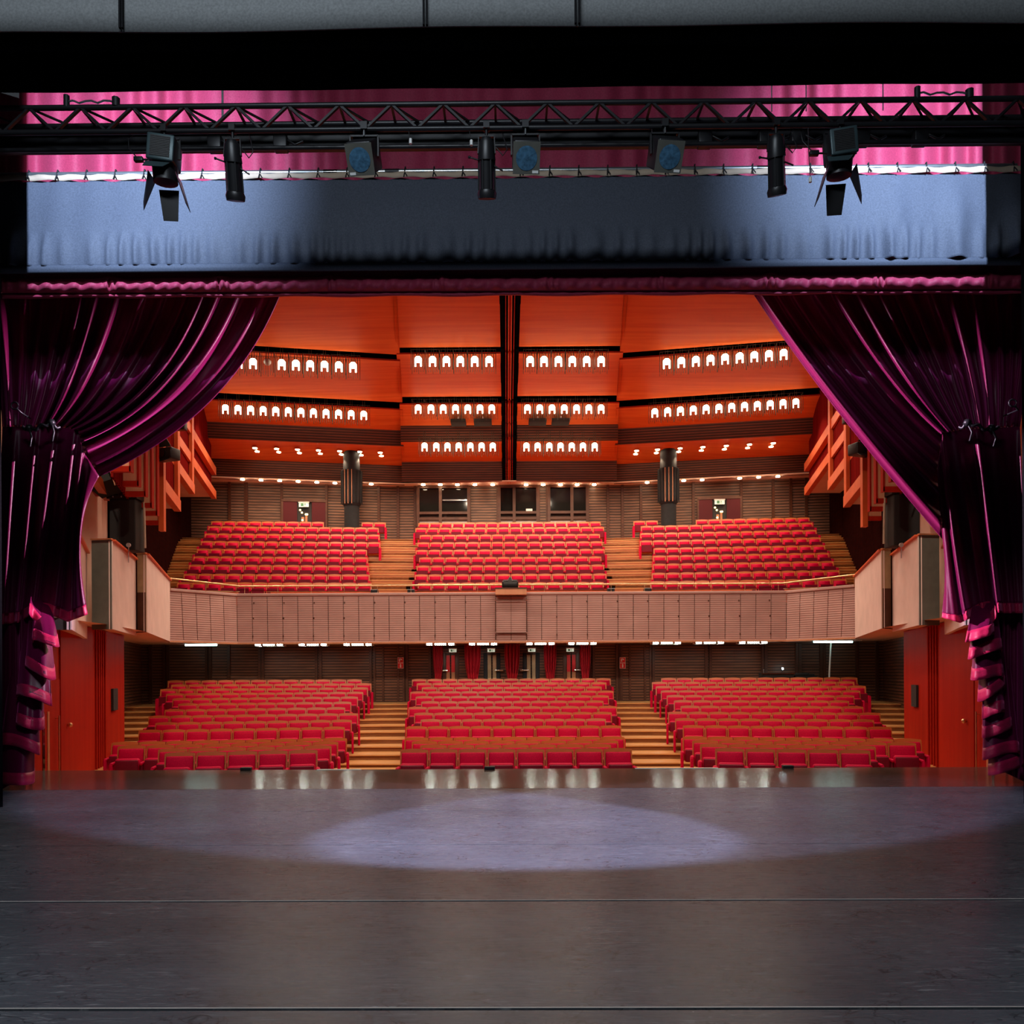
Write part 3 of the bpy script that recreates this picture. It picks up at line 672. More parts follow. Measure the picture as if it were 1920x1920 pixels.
# ================================================================== AUDITORIUM CEILING
T10 = tan(R(10.0))
def xe(d): return 3.62+(d-24.6)*0.109
PAN = [((19.0, 13.75), (28.4, 13.22)), ((28.8, 13.14), (32.65, 12.94)), ((33.1, 12.77), (34.8, 12.43)), ((35.0, 11.82), (37.0, 11.44))]
SL = [((34.8, 12.43), (35.0, 11.78)), ((37.0, 11.44), (37.12, 10.55))]
cl = thing('ceiling', None, None, (0, 28, 12.5)); cl['kind'] = 'structure'; ogc = (0, 28, 12.5)
XC0 = 0.33
def zc(z, t): return z + 0.10*sin(pi*t)         # panels are slightly bowed upwards
OFF = 0.5
def ys_side(d, X): return d+OFF-(abs(X)-xe(d))*T10
XOUT = 14.6
def ceil_panel(p, q_, mat, name, bow=True, th=0.06, nseg=6):
    d0, z0 = p; d1, z1 = q_
    for s in (-1, 1):
        b = MB(); 
        def fn(u, v):
            d = d0+(d1-d0)*v; z = z0+(z1-z0)*v + (0.10*sin(pi*v) if bow else 0); x = XC0+(xe(d)-XC0)*u
            return (s*x, d, z)
        b.grid(fn, 1, nseg, mat); 
        b.quad(fn(0, 0), fn(1, 0), tuple(Vector(fn(1, 0))+Vector((0, 0, th))), tuple(Vector(fn(0, 0))+Vector((0, 0, th))), 'red_wall_wood')
        b.quad(fn(1, 0), fn(1, 1), tuple(Vector(fn(1, 1))+Vector((0, 0, th))), tuple(Vector(fn(1, 0))+Vector((0, 0, th))), 'red_wall_wood')
        b.build(name, cl, origin=ogc)
        b = MB()
        def fs(u, v):
            d = d0+(d1-d0)*v; z = z0+(z1-z0)*v + (0.10*sin(pi*v) if bow else 0)-0.05; x0 = xe(d)-0.06; x = x0+(XOUT-x0)*u
            return (s*x, ys_side(d, x), z)
        b.grid(fs, 1, nseg, mat)
        b.quad(fs(0, 0), fs(1, 0), tuple(Vector(fs(1, 0))+Vector((0, 0, th))), tuple(Vector(fs(0, 0))+Vector((0, 0, th))), 'red_wall_wood')
        b.quad(fs(0, 0), fs(0, 1), tuple(Vector(fs(0, 1))+Vector((0, 0, th+0.05))), tuple(Vector(fs(0, 0))+Vector((0, 0, th+0.05))), 'red_wall_wood')
        b.build(name, cl, origin=ogc)
for p, q_ in PAN: ceil_panel(p, q_, 'ceiling_wood', 'panel')
for p, q_ in SL: ceil_panel(p, q_, 'ceiling_slats', 'slatted_riser', False, 0.02, 1)
b = MB()      # black void above the slots
b.box(-15.5, 15.5, 18.5, 39, 14.2, 14.3, 'void_black'); 
b.build('void', cl, origin=ogc)
b = MB(); cv = [(-14.8, bback(14.8)), (-5.6, 37.95), (5.6, 37.95), (14.8, bback(14.8))]
fr = [(14.6, ys_side(37.1, 14.6)-0.15), (xe(37.1), 37.55), (0, 37.1), (-xe(37.1), 37.55), (-14.6, ys_side(37.1, 14.6)-0.15)]
b.prism([(x, y, 10.53) for x, y in cv+fr], (0, 0, 0.06), 'cream_paint'); b.build('cove', cl, origin=ogc)
# ribbed centre spine in its dark slot
b = MB()
for (d0, z0), (d1, z1) in PAN+SL:
    for x, wd, m, dz in ((0, 0.13, 'red_wall_wood', 0.02), (-0.14, 0.03, 'red_wall_wood', 0.0), (0.14, 0.03, 'red_wall_wood', 0.0), (-0.05, 0.03, 'beam_wood', -0.04), (0.05, 0.03, 'beam_wood', -0.04)):
        b.bar((x, d0-0.2, z0+dz+0.02), (x, d1+0.25, z1+dz+0.02), wd, 0.12, m)
b.build('spine', cl, origin=ogc)
b = MB()
for (d0, z0), (d1, z1) in PAN+SL:
    for x in (-0.27, 0.27): b.bar((x, d0-0.2, z0+0.12), (x, d1+0.3, z1+0.12), 0.14, 0.1, 'void_black')
b.build('spine_slot', cl, origin=ogc)

# ceiling loudspeakers behind the second lamp row
for i, (x0, x1) in enumerate(((846, 874), (889, 922), (991, 1024), (1034, 1067))):
    p = at(x0, 790, 34.5); q_ = at(x1, 790, 34.5); t = thing('ceiling_speaker', 'flat black loudspeaker under the wooden ceiling, %s of four in the middle' % ORD[i+1], 'speaker', ((p.x+q_.x)/2, 34.35, 12.42), 0, 'black ceiling loudspeakers')
    hw = (q_.x-p.x)/2; b = MB(); b.rbox(-hw, hw, -0.35, 0.3, -0.10, 0.06, 0.03, 'speaker_cloth'); b.build('cabinet', t)
    b = MB(); b.box(-0.03, 0.03, -0.25, -0.19, 0.05, 0.16, 'steel'); b.build('bracket', t)

# ------------------------------------------------------------------ ceiling lamps
def lamp_mesh():
    b = MB(); b.ball((0, 0, 0), 0.135, 'lamp_glow', 10, (1, 1, 0.85)); 
    for x in (-0.10, 0.10): b.tube([(x, 0, -0.04), (x, 0, -0.25)], 0.028, 'lamp_glow', 6)
    return b.mesh('bulb')
def rods_mesh():
    b = MB(); random.seed(3)
    for i in range(7):
        x = -0.24+0.08*i
        for y in (-0.20, 0.20):
            if abs(x) < 0.1 and y < 0: continue
            b.tube([(x, y, 0.30-0.03*(i % 2)), (x, y, -0.38-0.06*(i % 3 == 0))], 0.009, 'rod_dark', 5)
    for y in (-0.20, 0.20): b.bar((-0.25, y, 0.28), (0.25, y, 0.28), 0.012, 0.012, 'rod_dark')
    for x in (-0.24, 0.24): b.bar((x, -0.2, 0.28), (x, 0.2, 0.28), 0.012, 0.012, 'rod_dark')
    return b.mesh('rod_fringe')
def stem_mesh():
    b = MB(); b.tube([(-0.04, 0, 0.1), (-0.04, 0, 0.62)], 0.012, 'rod_dark', 5); b.tube([(0.04, 0, 0.1), (0.04, 0, 0.62)], 0.012, 'rod_dark', 5)
    b.bar((-0.10, 0, 0.12), (0.10, 0, 0.12), 0.03, 0.012, 'rod_dark'); return b.mesh('hanger')
LM = {'bulb': lamp_mesh(), 'rod_fringe': rods_mesh(), 'hanger': stem_mesh()}
off_mesh = None
LAMPE = 85.0
def ceiling_lamp(p, rz, label, lit=True):
    t = thing('ceiling_lamp', label, 'lamp', tuple(p), rz, 'ceiling lamps in rows')
    for n in ('bulb', 'rod_fringe', 'hanger'):
        me = LM[n]
        if n == 'bulb' and not lit:
            b = MB(); b.ball((0, 0, 0), 0.135, 'grey_panel', 10, (1, 1, 0.85)); me = b.mesh('bulb')
        o = bpy.data.objects.new(n, me); COL.objects.link(o); o.parent = t
    if lit:
        l = bpy.data.lights.get('ceiling_lamp_light')
        if l is None:
            l = bpy.data.lights.new('ceiling_lamp_light', 'SPOT'); l.energy = LAMPE; l.color = (1.0, 0.78, 0.56); l.shadow_soft_size = 0.06; l.spot_size = R(150); l.spot_blend = 0.5
        o = bpy.data.objects.new('ceiling_lamp_light', l); COL.objects.link(o); o.parent = t; o.location = (0, 0, -0.42)
CROWS = [(28.55, 680, (784, 811, 837, 863, 890, 917), (994, 1020, 1047, 1073, 1100, 1127), 'front', 'left'),
         (32.85, 770, (784, 808, 831, 854, 877, 900, 922), (989, 1012, 1035, 1058, 1081, 1104, 1127), 'middle', 'left'),
         (34.7, 841, (796, 818, 839, 860, 882, 903, 924), (987, 1008, 1030, 1051, 1072, 1093, 1115), 'rear', 'left')]
for d, y, L_, R_, rn, _ in CROWS:
    for side, xs_ in (('left', L_), ('right', R_)):
        for i, px in enumerate(xs_):
            ceiling_lamp(at(px, y-6, d), 0, 'lit ceiling lamp, %s from the left, %s row just %s of the centre spine' % (ORD[i+1], rn, side))
SROWS = [('front', 28.55, -1, 447.7, 681-4, 662, 691-6, 9), ('front', 28.55, 1, 1250, 684-6, 1469, 667-6, 9), ('rear', 32.85, -1, 422.7, 769-5, 682, 780.6-5, 12), ('rear', 32.85, 1, 1227.8, 776-5, 1492, 757.7-5, 12)]
for rn, d, s, x0, y0, x1, y1, n in SROWS:
    for i in range(n):
        t = i/(n-1); px, py = x0+(x1-x0)*t, y0+(y1-y0)*t
        p = atp(px, py, d+OFF-0.1+xe(d)*T10, -s*T10)
        off = (rn == 'front' and s < 0 and i == 2)
        ceiling_lamp(p, s*-R(10), ('unlit ceiling lamp, ' if off else 'lit ceiling lamp, ') + '%s from the left, %s row of the %s ceiling bay' % (ORD[i+1], rn, 'left' if s < 0 else 'right'), not off)
# twin downlights in the side bays
def disc(r, mat, name):
    b = MB(); n = 12; b.tube([(0, 0, 0.0), (0, 0, -0.035)], r, mat, n); return b.mesh(name)
TW = {'lens': disc(0.095, 'spot_glow', 'lens'), 'ring': disc(0.125, 'brass', 'ring')}
def put(name, me, parent, loc):
    o = bpy.data.objects.new(name, me); COL.objects.link(o); o.parent = parent; o.location = loc; return o
def spot_at(name, parent, loc, energy, col, size, blend, tilt=0.0):
    l = bpy.data.lights.get(name)
    if l is None:
        l = bpy.data.lights.new(name, 'SPOT'); l.energy = energy; l.color = col; l.spot_size = R(size); l.spot_blend = blend; l.shadow_soft_size = 0.05
    o = bpy.data.objects.new(name, l); COL.objects.link(o); o.parent = parent; o.location = loc; o.rotation_euler = (tilt, 0, 0)
for s, xs_, y0, y1 in ((-1, (480, 520.6, 559.6, 598.8, 638.3, 675.8, 714), 843, 851.5), (1, (1192.7, 1231.7, 1274, 1316.4, 1360, 1403.5, 1447.8), 848, 834)):
    for i, px in enumerate(xs_):
        t = (px-xs_[0])/(xs_[-1]-xs_[0]); p = atp(px, y0+(y1-y0)*t, 36.0+OFF+xe(36)*T10, -s*T10)
        th = thing('twin_spotlight', 'pair of bright round downlights, %s from the left, in the %s rear ceiling bay' % (ORD[i+1], 'left' if s < 0 else 'right'), 'lamp', tuple(p), 0, 'twin downlights')
        for dy, dz in ((-0.16, 0.04), (0.16, -0.02)):
            put('ring', TW['ring'], th, (0.02*dy, dy, dz+0.02)); put('lens', TW['lens'], th, (0.02*dy, dy, dz))
        spot_at('twin_spotlight_light', th, (0, 0, -0.2), 90, (1, 0.72, 0.46), 110, 0.6)
# downlights in the cove, grazing the back wall
def cove_light(px, py, label):
    p = atz(px, py, 10.52); 
    lim = bback(p.x)-0.22
    if p.y > lim: p = p + (p-CAM)*((lim-p.y)/(p.y-CAM.y)); p.z = 10.52
    th = thing('cove_downlight', label, 'lamp', tuple(p), 0, 'cove downlights')
    put('ring', TW['ring'], th, (0, 0, 0.02)); put('lens', TW['lens'], th, (0, 0, -0.035))
    spot_at('cove_downlight_light', th, (0, 0, -0.12), 44, (1, 0.76, 0.5), 100, 0.8, 0)
for lst, where in ((((454.6, 897), (489.4, 898.5), (524.4, 899.5), (559, 901), (594, 902.5), (628, 904), (696, 906)), 'left part'),
                   (tuple((x, 907) for x in (793.4, 825.5, 857.5, 890.5, 923.8, 986.3, 1018.4, 1051, 1082, 1114)), 'middle part'),
                   (((1213.3, 903), (1282, 899.5), (1316.4, 898), (1386.8, 895), (1422.5, 893), (1458.5, 891.5)), 'right part')):
    for i, (px, py) in enumerate(lst): cove_light(px, py, 'small round downlight, %s from the left, in the %s of the pale cove' % (ORD[i+1], where))

# ------------------------------------------------------------------ columns
for px, s in ((659.5, -1), (1253.5, 1)):
    p = at(px, 940, 36.3); x, y = p.x, 36.3
    t = thing('column_'+('left' if s < 0 else 'right'), None, None, (x, y, 7.5)); t['kind'] = 'structure'
    b = MB(); b.tube([(0, 0, 0), (0, 0, 2.1)], 0.34, 'dark_column', 24); b.build('shaft', t)
    b = MB(); b.tube([(0, 0, 1.75), (0, 0, 2.0), (0, 0, 3.35)], [0.36, 0.46, 0.46], 'dark_column', 24); b.build('sleeve', t)
    b = MB()
    for k in range(16):
        a = 2*pi*k/16; b.box(-0.025, 0.025, -0.02, 0.02, 1.85, 3.3, 'dark_column', Matrix.Translation((0.47*cos(a), 0.47*sin(a), 0)) @ Matrix.Rotation(a+pi/2, 4, 'Z'))
    for k in (10.7, 11.6, 12.5): 
        a = 2*pi*k/16; b.box(-0.012, 0.012, -0.02, 0.02, 1.8, 3.32, 'plywood', Matrix.Translation((0.472*cos(a), 0.472*sin(a), 0)) @ Matrix.Rotation(a+pi/2, 4, 'Z'))
    b.build('rib', t)
    b = MB(); b.tube([(0, 0, 3.35), (0, 0, 4.2)], 0.37, 'dark_column', 24); b.build('neck', t)

# ================================================================== SIDE BOXES AND UPPER SIDE WALLS
BOX = [((-7.75, 13.9), (-9.32, 17.40), 2.42, 4.28), ((-8.78, 17.45), (-9.61, 20.33), 2.63, 4.56), ((-9.36, 20.4), (-11.15, 26.05), 2.72, 4.70)]
BN = ['first', 'second', 'third']
for s, side in ((-1, 'left'), (1, 'right')):
    for i, (p, q_, z0, z1) in enumerate(BOX):
        p = Vector((-p[0]*s, p[1], 0)); q_ = Vector((-q_[0]*s, q_[1], 0)); d = (q_-p).normalized(); n = Vector((d.y, -d.x, 0))*s   # outwards
        t = thing('side_box', 'cream fabric panel of the %s side box from the stage, %s wall' % (BN[i], side), 'theatre box', (p.x, p.y, z0), 0, 'cream side box fronts'); og = (p.x, p.y, z0)
        b = MB(); b.prism([(p.x, p.y, z0), (q_.x, q_.y, z0), (q_.x, q_.y, z1), (p.x, p.y, z1)], n*0.08, 'box_cloth'); b.build('panel', t, origin=og)
        b = MB(); pe = p + Vector((s*(1.3 if i == 0 else 0.48 if i == 1 else 0.26), 0.05, 0)); m = 'grey_green' if i == 1 else ('tan_board' if i == 2 else 'grey_green')
        b.prism([(p.x+0.02*s, p.y-0.02, z0+0.0), (pe.x, pe.y-0.02, z0), (pe.x, pe.y-0.02, z1+0.02), (p.x+0.02*s, p.y-0.02, z1+0.02)], (0, 0.05, 0), m, cap=None)
        if i == 2: b.prism([(p.x+0.022*s, p.y-0.026, z0+0.0), (pe.x, pe.y-0.026, z0), (pe.x, pe.y-0.026, z0+1.02), (p.x+0.022*s, p.y-0.026, z0+1.02)], (0, 0.006, 0), 'dark_wood')
        b.build('end_panel', t, origin=og)
        b = MB(); b.bar((p.x, p.y, z1+0.02), (q_.x, q_.y, z1+0.02), 0.12, 0.04, 'beam_wood'); b.bar((p.x, p.y-0.02, z1+0.04), (pe.x, pe.y-0.02, z1+0.04), 0.08, 0.03, 'brass'); b.build('top_rail', t, origin=og)
        b = MB(); zz = 2.70 if i else 2.58
        b.add([(p.x, p.y, z0), (q_.x, q_.y, z0), (q_.x+0.5*s, q_.y-0.3, zz), (p.x+0.45*s, p.y+0.1, zz)], [(0, 1, 2, 3)], 'cream_paint'); b.build('underside', t, origin=og)
        if i < 2:   # handrail behind the front
            b = MB(); o_ = n*0.35
            a1 = p.lerp(q_, 0.55 if i == 0 else 0.80)+o_; a2 = q_+o_
            b.tube([(a1.x, a1.y, z1+0.22), (a2.x, a2.y, z1+0.22)], 0.02, 'steel', 6); b.tube([(a1.x, a1.y, z1-0.2), (a1.x, a1.y, z1+0.22)], 0.015, 'steel', 6); b.tube([(a2.x, a2.y, z1-0.2), (a2.x, a2.y, z1+0.22)], 0.015, 'steel', 6); b.build('handrail', t, origin=og)
    # sawtooth panels of the upper side wall
    SAW = [((-11.15, 26.0), (-13.07, 35.0), 9.43, 'red_slats'), ((-10.5, 23.9), (-11.68, 29.0), 8.29, 'red_slats'), ((-9.80, 22.0), (-10.56, 25.0), 6.84, 'red_slats')]
    for i, (p, q_, z0, m) in enumerate(SAW):
        p = Vector((-p[0]*s, p[1], 0)); q_ = Vector((-q_[0]*s, q_[1], 0)); d = (q_-p).normalized(); n = Vector((d.y, -d.x, 0))*s
        t = thing('trim_%d' % (10+i+(5 if s > 0 else 0)), None, None, (p.x, p.y, z0)); t['kind'] = 'structure'; og = (p.x, p.y, z0)
        xo = s*(14.7 if i == 0 else 14.2)
        b = MB(); b.prism([(p.x, p.y, z0), (q_.x, q_.y, z0), (xo, q_.y, z0), (xo, p.y, z0)], (0, 0, 13.9-z0), m, cap='cream_paint'); b.build('slatted_panel', t, origin=og)
        b = MB(); o_ = n*-0.10
        b.bar((p.x+o_.x, p.y+o_.y, z0+0.08), (q_.x+o_.x, q_.y+o_.y, z0+0.08), 0.20, 0.34, 'beam_wood'); 
        if i: b.bar((q_.x+o_.x, q_.y, z0), (q_.x+o_.x, q_.y, 13.8), 0.12, 0.16, 'beam_wood')
        b.build('beam', t, origin=og)
        if i == 0:
            b = MB(); b.bar((p.x+o_.x, p.y+o_.y, 10.55), (q_.x+o_.x, q_.y+o_.y, 10.55), 0.20, 0.34, 'beam_wood'); b.build('beam', t, origin=og)
    # tall plywood fins nearest to the stage, with a stepped lower edge
    P, Q = Vector((7.5*s, 15.4, 0)), Vector((9.43*s, 21.5, 0)); d = (Q-P).normalized(); n = Vector((d.y, -d.x, 0))*s
    t = thing('trim_%d' % (13 if s < 0 else 18), None, None, (Q.x, Q.y, 5.8)); t['kind'] = 'structure'; og = (Q.x, Q.y, 5.8)
    nf = 5
    for k in range(nf+1):
        a = P.lerp(Q, 0.10+0.90*k/nf); wd = (0.42, 0.34, 0.46)[k % 3]; zz = 5.76-0.03*(k % 2)
        b = MB(); b.box(min(a.x, a.x+s*wd), max(a.x, a.x+s*wd), a.y, a.y+0.05, zz, 13.8, 'plywood')
        b.box(min(a.x-s*0.01, a.x+s*0.03), max(a.x-s*0.01, a.x+s*0.03), a.y-0.02, a.y+0.10, zz-0.06, 13.8, 'red_wall_wood')
        b.box(min(a.x, a.x+s*wd), max(a.x, a.x+s*wd), a.y-0.02, a.y+0.09, zz-0.05, zz+0.06, 'red_wall_wood'); b.build('fin', t, origin=og)
    b = MB(); a, c = P.lerp(Q, 0.25)+n*0.12, Q+n*0.12; a = a+n*0.35; c = c+n*0.35; b.prism([(a.x, a.y, 5.8), (c.x, c.y, 5.8), (c.x, c.y, 13.8), (a.x, a.y, 13.8)], n*0.05, 'red_slats'); b.build('backing', t, origin=og)
    b = MB(); b.bar((Q.x, Q.y, 5.5), (Q.x, Q.y, 13.8), 0.14, 0.14, 'beam_wood'); b.build('end_post', t, origin=og)
    # slanted wooden panel near the stage and its cream return
    b = MB(); A_, B_ = Vector((8.0*s, 13.9, 0)), Vector((9.9*s, 19.5, 0)); b.prism([(A_.x, A_.y, 6.0), (B_.x, B_.y, 6.0), (B_.x, B_.y, 9.0), (A_.x, A_.y, 9.0)], (0.3*s, 0, 0), 'red_wall_wood', cap='red_wall_wood'); b.bar((A_.x, A_.y, 6.0), (B_.x, B_.y, 6.0), 0.16, 0.22, 'beam_wood'); struct('trim_%d' % (14 if s < 0 else 19), b)
    # tall loudspeaker standing behind the second box, its flown bracket above
    px = 239 if s < 0 else 1691
    p = at(px, 1045, 19.2); t = thing('tall_loudspeaker', 'tall dark loudspeaker column behind the %s side boxes' % side, 'speaker', (p.x, 19.2, 4.60), 0, 'tall loudspeakers')
    b = MB(); b.rbox(-0.31, 0.31, -0.25, 0.25, 0.0, 1.22, 0.02, 'speaker_cloth'); b.build('cabinet', t)
    b = MB(); b.box(-0.29, 0.29, -0.262, -0.248, 0.04, 1.18, 'black_paint'); b.build('grille', t)
    b = MB(); b.box(-0.36, 0.36, -0.28, 0.28, 1.22, 1.30, 'black_metal'); b.box(-0.36, -0.30, -0.2, 0.2, 1.3, 1.42, 'black_metal'); b.box(0.30, 0.36, -0.2, 0.2, 1.3, 1.42, 'black_metal')
    for x in (-0.2, 0, 0.2): b.ball((x, -0.29, 1.26), 0.02, 'steel', 6)
    b.build('mounting_plate', t)
    b = MB(); b.tube([(s*-0.38, 0.1, 0.1), (s*-0.36, 0.1, 1.2)], 0.03, 'tan_webbing', 6); b.build('side_post', t)
    t2 = thing('line_array', 'dark angled loudspeaker flown above the tall loudspeaker, %s side' % side, 'speaker', (p.x+0.12*s, 18.6, 5.95), 0, 'flown loudspeakers')
    MM = Matrix.Rotation(R(18)*s, 4, 'Y') @ Matrix.Rotation(R(-14), 4, 'X')
    b = MB(); b.prism([(-0.36, -0.3, 0.05), (0.36, -0.3, 0.05), (0.30, -0.3, 0.62), (-0.42, -0.3, 0.62)], (0, 0.6, 0), 'speaker_cloth', MM); b.build('cabinet', t2)
    b = MB(); b.tube([(-0.1*s, -0.36, 0.62), (-0.3*s, -0.36, 0.02)], 0.015, 'plywood', 6); b.build('cable', t2)
    b = MB(); b.box(-0.5, 0.5, -0.3, 0.3, 0.66, 0.95, 'black_metal', MM); b.ball((0.05, -0.35, 0.72), 0.03, 'steel', 6); b.build('bracket', t2)
    # camera-like pan head on a stand on the box ledge
    p = at(241 if s < 0 else 1690, 1022, 18.6); t = thing('reflector_disc', 'small round grey disc on a stand on the %s box ledge' % side, 'lamp', (p.x, 18.6, 4.25), 0, 'round discs on the box ledges')
    b = MB(); b.tube([(0, -0.02, p.z-4.25), (0, 0.02, p.z-4.25)], 0.05, 'grey_panel', 16); b.build('disc', t)
    b = MB(); b.tube([(0, 0, 0), (0, 0, p.z-4.30)], 0.012, 'steel', 6); b.build('stand', t)
    # house spotlight on the side wall
    p = at(313 if s < 0 else 1615, 852 if s < 0 else 843, 21.0); t = thing('wall_spotlight', 'black flat spotlight with top flap on the slatted %s side wall' % side, 'lamp', tuple(p), -s*R(-20), 'wall spotlights')
    b = MB(); b.rbox(-0.30, 0.30, -0.18, 0.18, -0.16, 0.14, 0.04, 'black_metal'); b.build('body', t)
    b = MB(); b.tube([(0.02, -0.18, -0.02), (0.02, -0.22, -0.02)], 0.10, 'glass_dark', 16); b.build('lens', t)
    b = MB(); b.prism([(-0.30, -0.18, 0.14), (0.30, -0.18, 0.14), (0.38, -0.42, 0.26), (-0.20, -0.42, 0.26)], (0, 0, 0.012), 'teal_metal'); b.build('flap', t)
    b = MB(); b.prism([(-0.30, -0.18, -0.16), (0.30, -0.18, -0.16), (0.25, -0.36, -0.26), (-0.36, -0.36, -0.26)], (0, 0, -0.012), 'black_metal'); b.build('flap', t)
    b = MB(); b.tube([(0, 0, 0.14), (0, 0.05, 0.34), (0.25*s, 0.3, 0.36)], 0.02, 'black_metal', 6); b.build('bracket', t)
    p = at(339 if s < 0 else 1591, 797 if s < 0 else 785, 24.5); t = thing('wall_floodlight', 'small black floodlight high on the %s side wall beside the curtain' % side, 'lamp', tuple(p), 0, 'small wall floodlights')
    b = MB(); b.rbox(-0.16, 0.16, -0.12, 0.12, -0.16, 0.12, 0.03, 'black_metal'); b.build('body', t)
    b = MB(); b.box(-0.12, 0.20, -0.22, -0.05, 0.12, 0.15, 'steel'); b.build('flap', t)
    b = MB(); b.tube([(0, 0, 0), (0.4*s, 0.2, 0.05)], 0.02, 'black_metal', 6); b.build('bracket', t)

# ------------------------------------------------------------------ louvre lights under the balcony
SLOT = [(480, 535), (563, 615), (645, 700), (800, 853), (880, 932), (990, 1036), (1064, 1118), (1220, 1276), (1300, 1356), (1380, 1438)]
def slot_mesh():
    b = MB(); n = 16
    for i in range(n):
        if i in (3, 4, 11, 12): continue
        x = -0.5+1.0*(i+0.5)/n; b.box(x-0.019, x+0.019, -0.10, 0.10, -0.06, -0.02, 'slot_glow' if i in (1, 2, 13, 14) else 'slot_dim')
    return b.mesh('tube')
def slot_case():
    b = MB(); b.box(-0.54, 0.54, -0.16, 0.16, -0.02, 0.0, 'white_paint'); b.box(-0.54, 0.54, 0.12, 0.16, -0.10, -0.02, 'white_paint')
    for i in range(15): x = -0.5+1.0*i/14; b.box(x-0.006, x+0.006, -0.13, 0.12, -0.10, -0.02, 'steel')
    return b.mesh('louvre')
SM, SCs = slot_mesh(), slot_case()
for i, (x0, x1) in enumerate(SLOT):
    p = at((x0+x1)/2, 1207, 28.6); th = thing('louvre_light', 'bright louvred lamp under the balcony edge, %s from the left of the ten' % ORD[i+1], 'lamp', (p.x, 28.5, 2.735), 0, 'louvred lamps under the balcony')
    put('louvre', SCs, th, (0, 0, 0)); put('tube', SM, th, (0, 0, 0))
    spot_at('louvre_light_source', th, (0, 0.35, -0.12), 12, (0.95, 1.0, 0.9), 150, 0.7, R(18))
for s, x0, x1, py in ((-1, 346, 408, 1204), (1, 1524, 1600, 1199)):
    p, q_ = atz(x0, py, 2.70), atz(x1, py, 2.70); y = 27.9
    p, q_ = at(x0, py, y), at(x1, py, y); c = (p+q_)/2; c.z = 2.735
    th = thing('strip_light', 'bluish fluorescent strip lamp under the %s end of the balcony' % ('left' if s < 0 else 'right'), 'lamp', tuple(c), -s*R(-6)); hw = (q_.x-p.x)/2
    b = MB(); b.box(-hw-0.3, hw+0.3, -0.1, 0.1, -0.03, 0, 'white_paint'); b.build('tray', th)
    b = MB(); b.tube([(-hw, 0, -0.065), (hw, 0, -0.065)], 0.035, 'strip_glow', 8); b.build('tube', th)
# ================================================================== SEATS
TILT = Matrix.Translation((0, 0.02, 0.42)) @ Matrix.Rotation(R(-10), 4, 'X') @ Matrix.Translation((0, 0, -0.42))
def seat_meshes():
    P = 0.55; out = {}
    def crown(x): return 0.022*(1-(x/0.262)**2)
    # wooden back shell with a crowned top
    b = MB(); n = 10
    top = [(-0.262+0.524*i/n, 0, 0.862+crown(-0.262+0.524*i/n)) for i in range(n+1)]
    b.prism([(-0.262, 0, 0.34), (0.262, 0, 0.34)] + top[::-1], (0, 0.026, 0), 'seat_wood', TILT)
    for x in (-0.255, 0.255): b.prism([(x-0.012, -0.02, 0.34), (x+0.012, -0.02, 0.34), (x+0.012, -0.02, 0.845), (x-0.012, -0.02, 0.845)], (0, 0.03, 0), 'seat_wood', TILT)
    out['back_shell'] = b.mesh('back_shell')
    # upholstered pad, fuller low down
    def warp(x, y, z):
        k = max(0, 1-(x/0.24)**2); h = max(0.0, 1-((z-0.60)/0.22)**2)
        return (x, y - 0.030*k*h if y < -0.03 else y, z)
    b = MB(); b.rbox(-0.236, 0.236, -0.062, 0.0, 0.36, 0.805, 0.028, 'seat_red', TILT, warp, 6); out['back_pad'] = b.mesh('back_pad')
    # tipped-up seat
    def ws(x, y, z):
        return (x, y-0.02*max(0, 1-(x/0.24)**2)*(1 if y < -0.2 else 0), z)
    b = MB(); b.rbox(-0.232, 0.232, -0.285, -0.150, 0.33, 0.632, 0.05, 'seat_red', None, ws, 3)
    b.rbox(-0.215, 0.215, -0.312, -0.270, 0.34, 0.605, 0.02, 'seat_dark', None, ws, 3); out['seat'] = b.mesh('seat')
    # armrest with padded top on a side frame
    def arm(x):
        b = MB(); b.rbox(x-0.034, x+0.034, -0.36, -0.06, 0.50, 0.565, 0.03, 'seat_red', None, None, 2)
        return b.mesh('armrest')
    def frame(x):
        b = MB(); b.rbox(x-0.022, x+0.022, -0.30, -0.06, 0.0, 0.51, 0.015, 'seat_dark'); return b.mesh('side_frame')
    def endp(x):
        b = MB(); b.rbox(x-0.03, x+0.03, -0.37, 0.10, 0.0, 0.54, 0.03, 'seat_red'); return b.mesh('end_panel')
    out['arm_l'] = arm(-P/2); out['arm_r'] = arm(P/2); out['fr_l'] = frame(-P/2); out['fr_r'] = frame(P/2); out['end_l'] = endp(-P/2-0.01); out['end_r'] = endp(P/2+0.01)
    return out
SMH = seat_meshes()
def put0(name, me, parent):
    o = bpy.data.objects.new(name, me); COL.objects.link(o); o.parent = parent; return o
def make_seat(x, y, z, rz, first, last, label):
    t = bpy.data.objects.new('theatre_seat', None); COL.objects.link(t); t.location = (x, y, z); t.rotation_euler = (0, 0, rz)
    t['label'] = label; t['category'] = 'seat'; t['group'] = 'red seats of the stalls'
    for n in ('back_shell', 'back_pad', 'seat'): put0(n, SMH[n], t)
    put0('armrest', SMH['arm_l'], t); put0('end_panel' if first else 'side_frame', SMH['end_l' if first else 'fr_l'], t)
    if last: put0('armrest', SMH['arm_r'], t); put0('end_panel', SMH['end_r'], t)
CN = [8, 7, 8, 9, 10, 9, 10, 11, 10, 11, 12, 11, 12, 13]
SN = [5, 6, 8, 9, 9, 9, 10, 9, 9, 10, 11, 12, 12, 12]
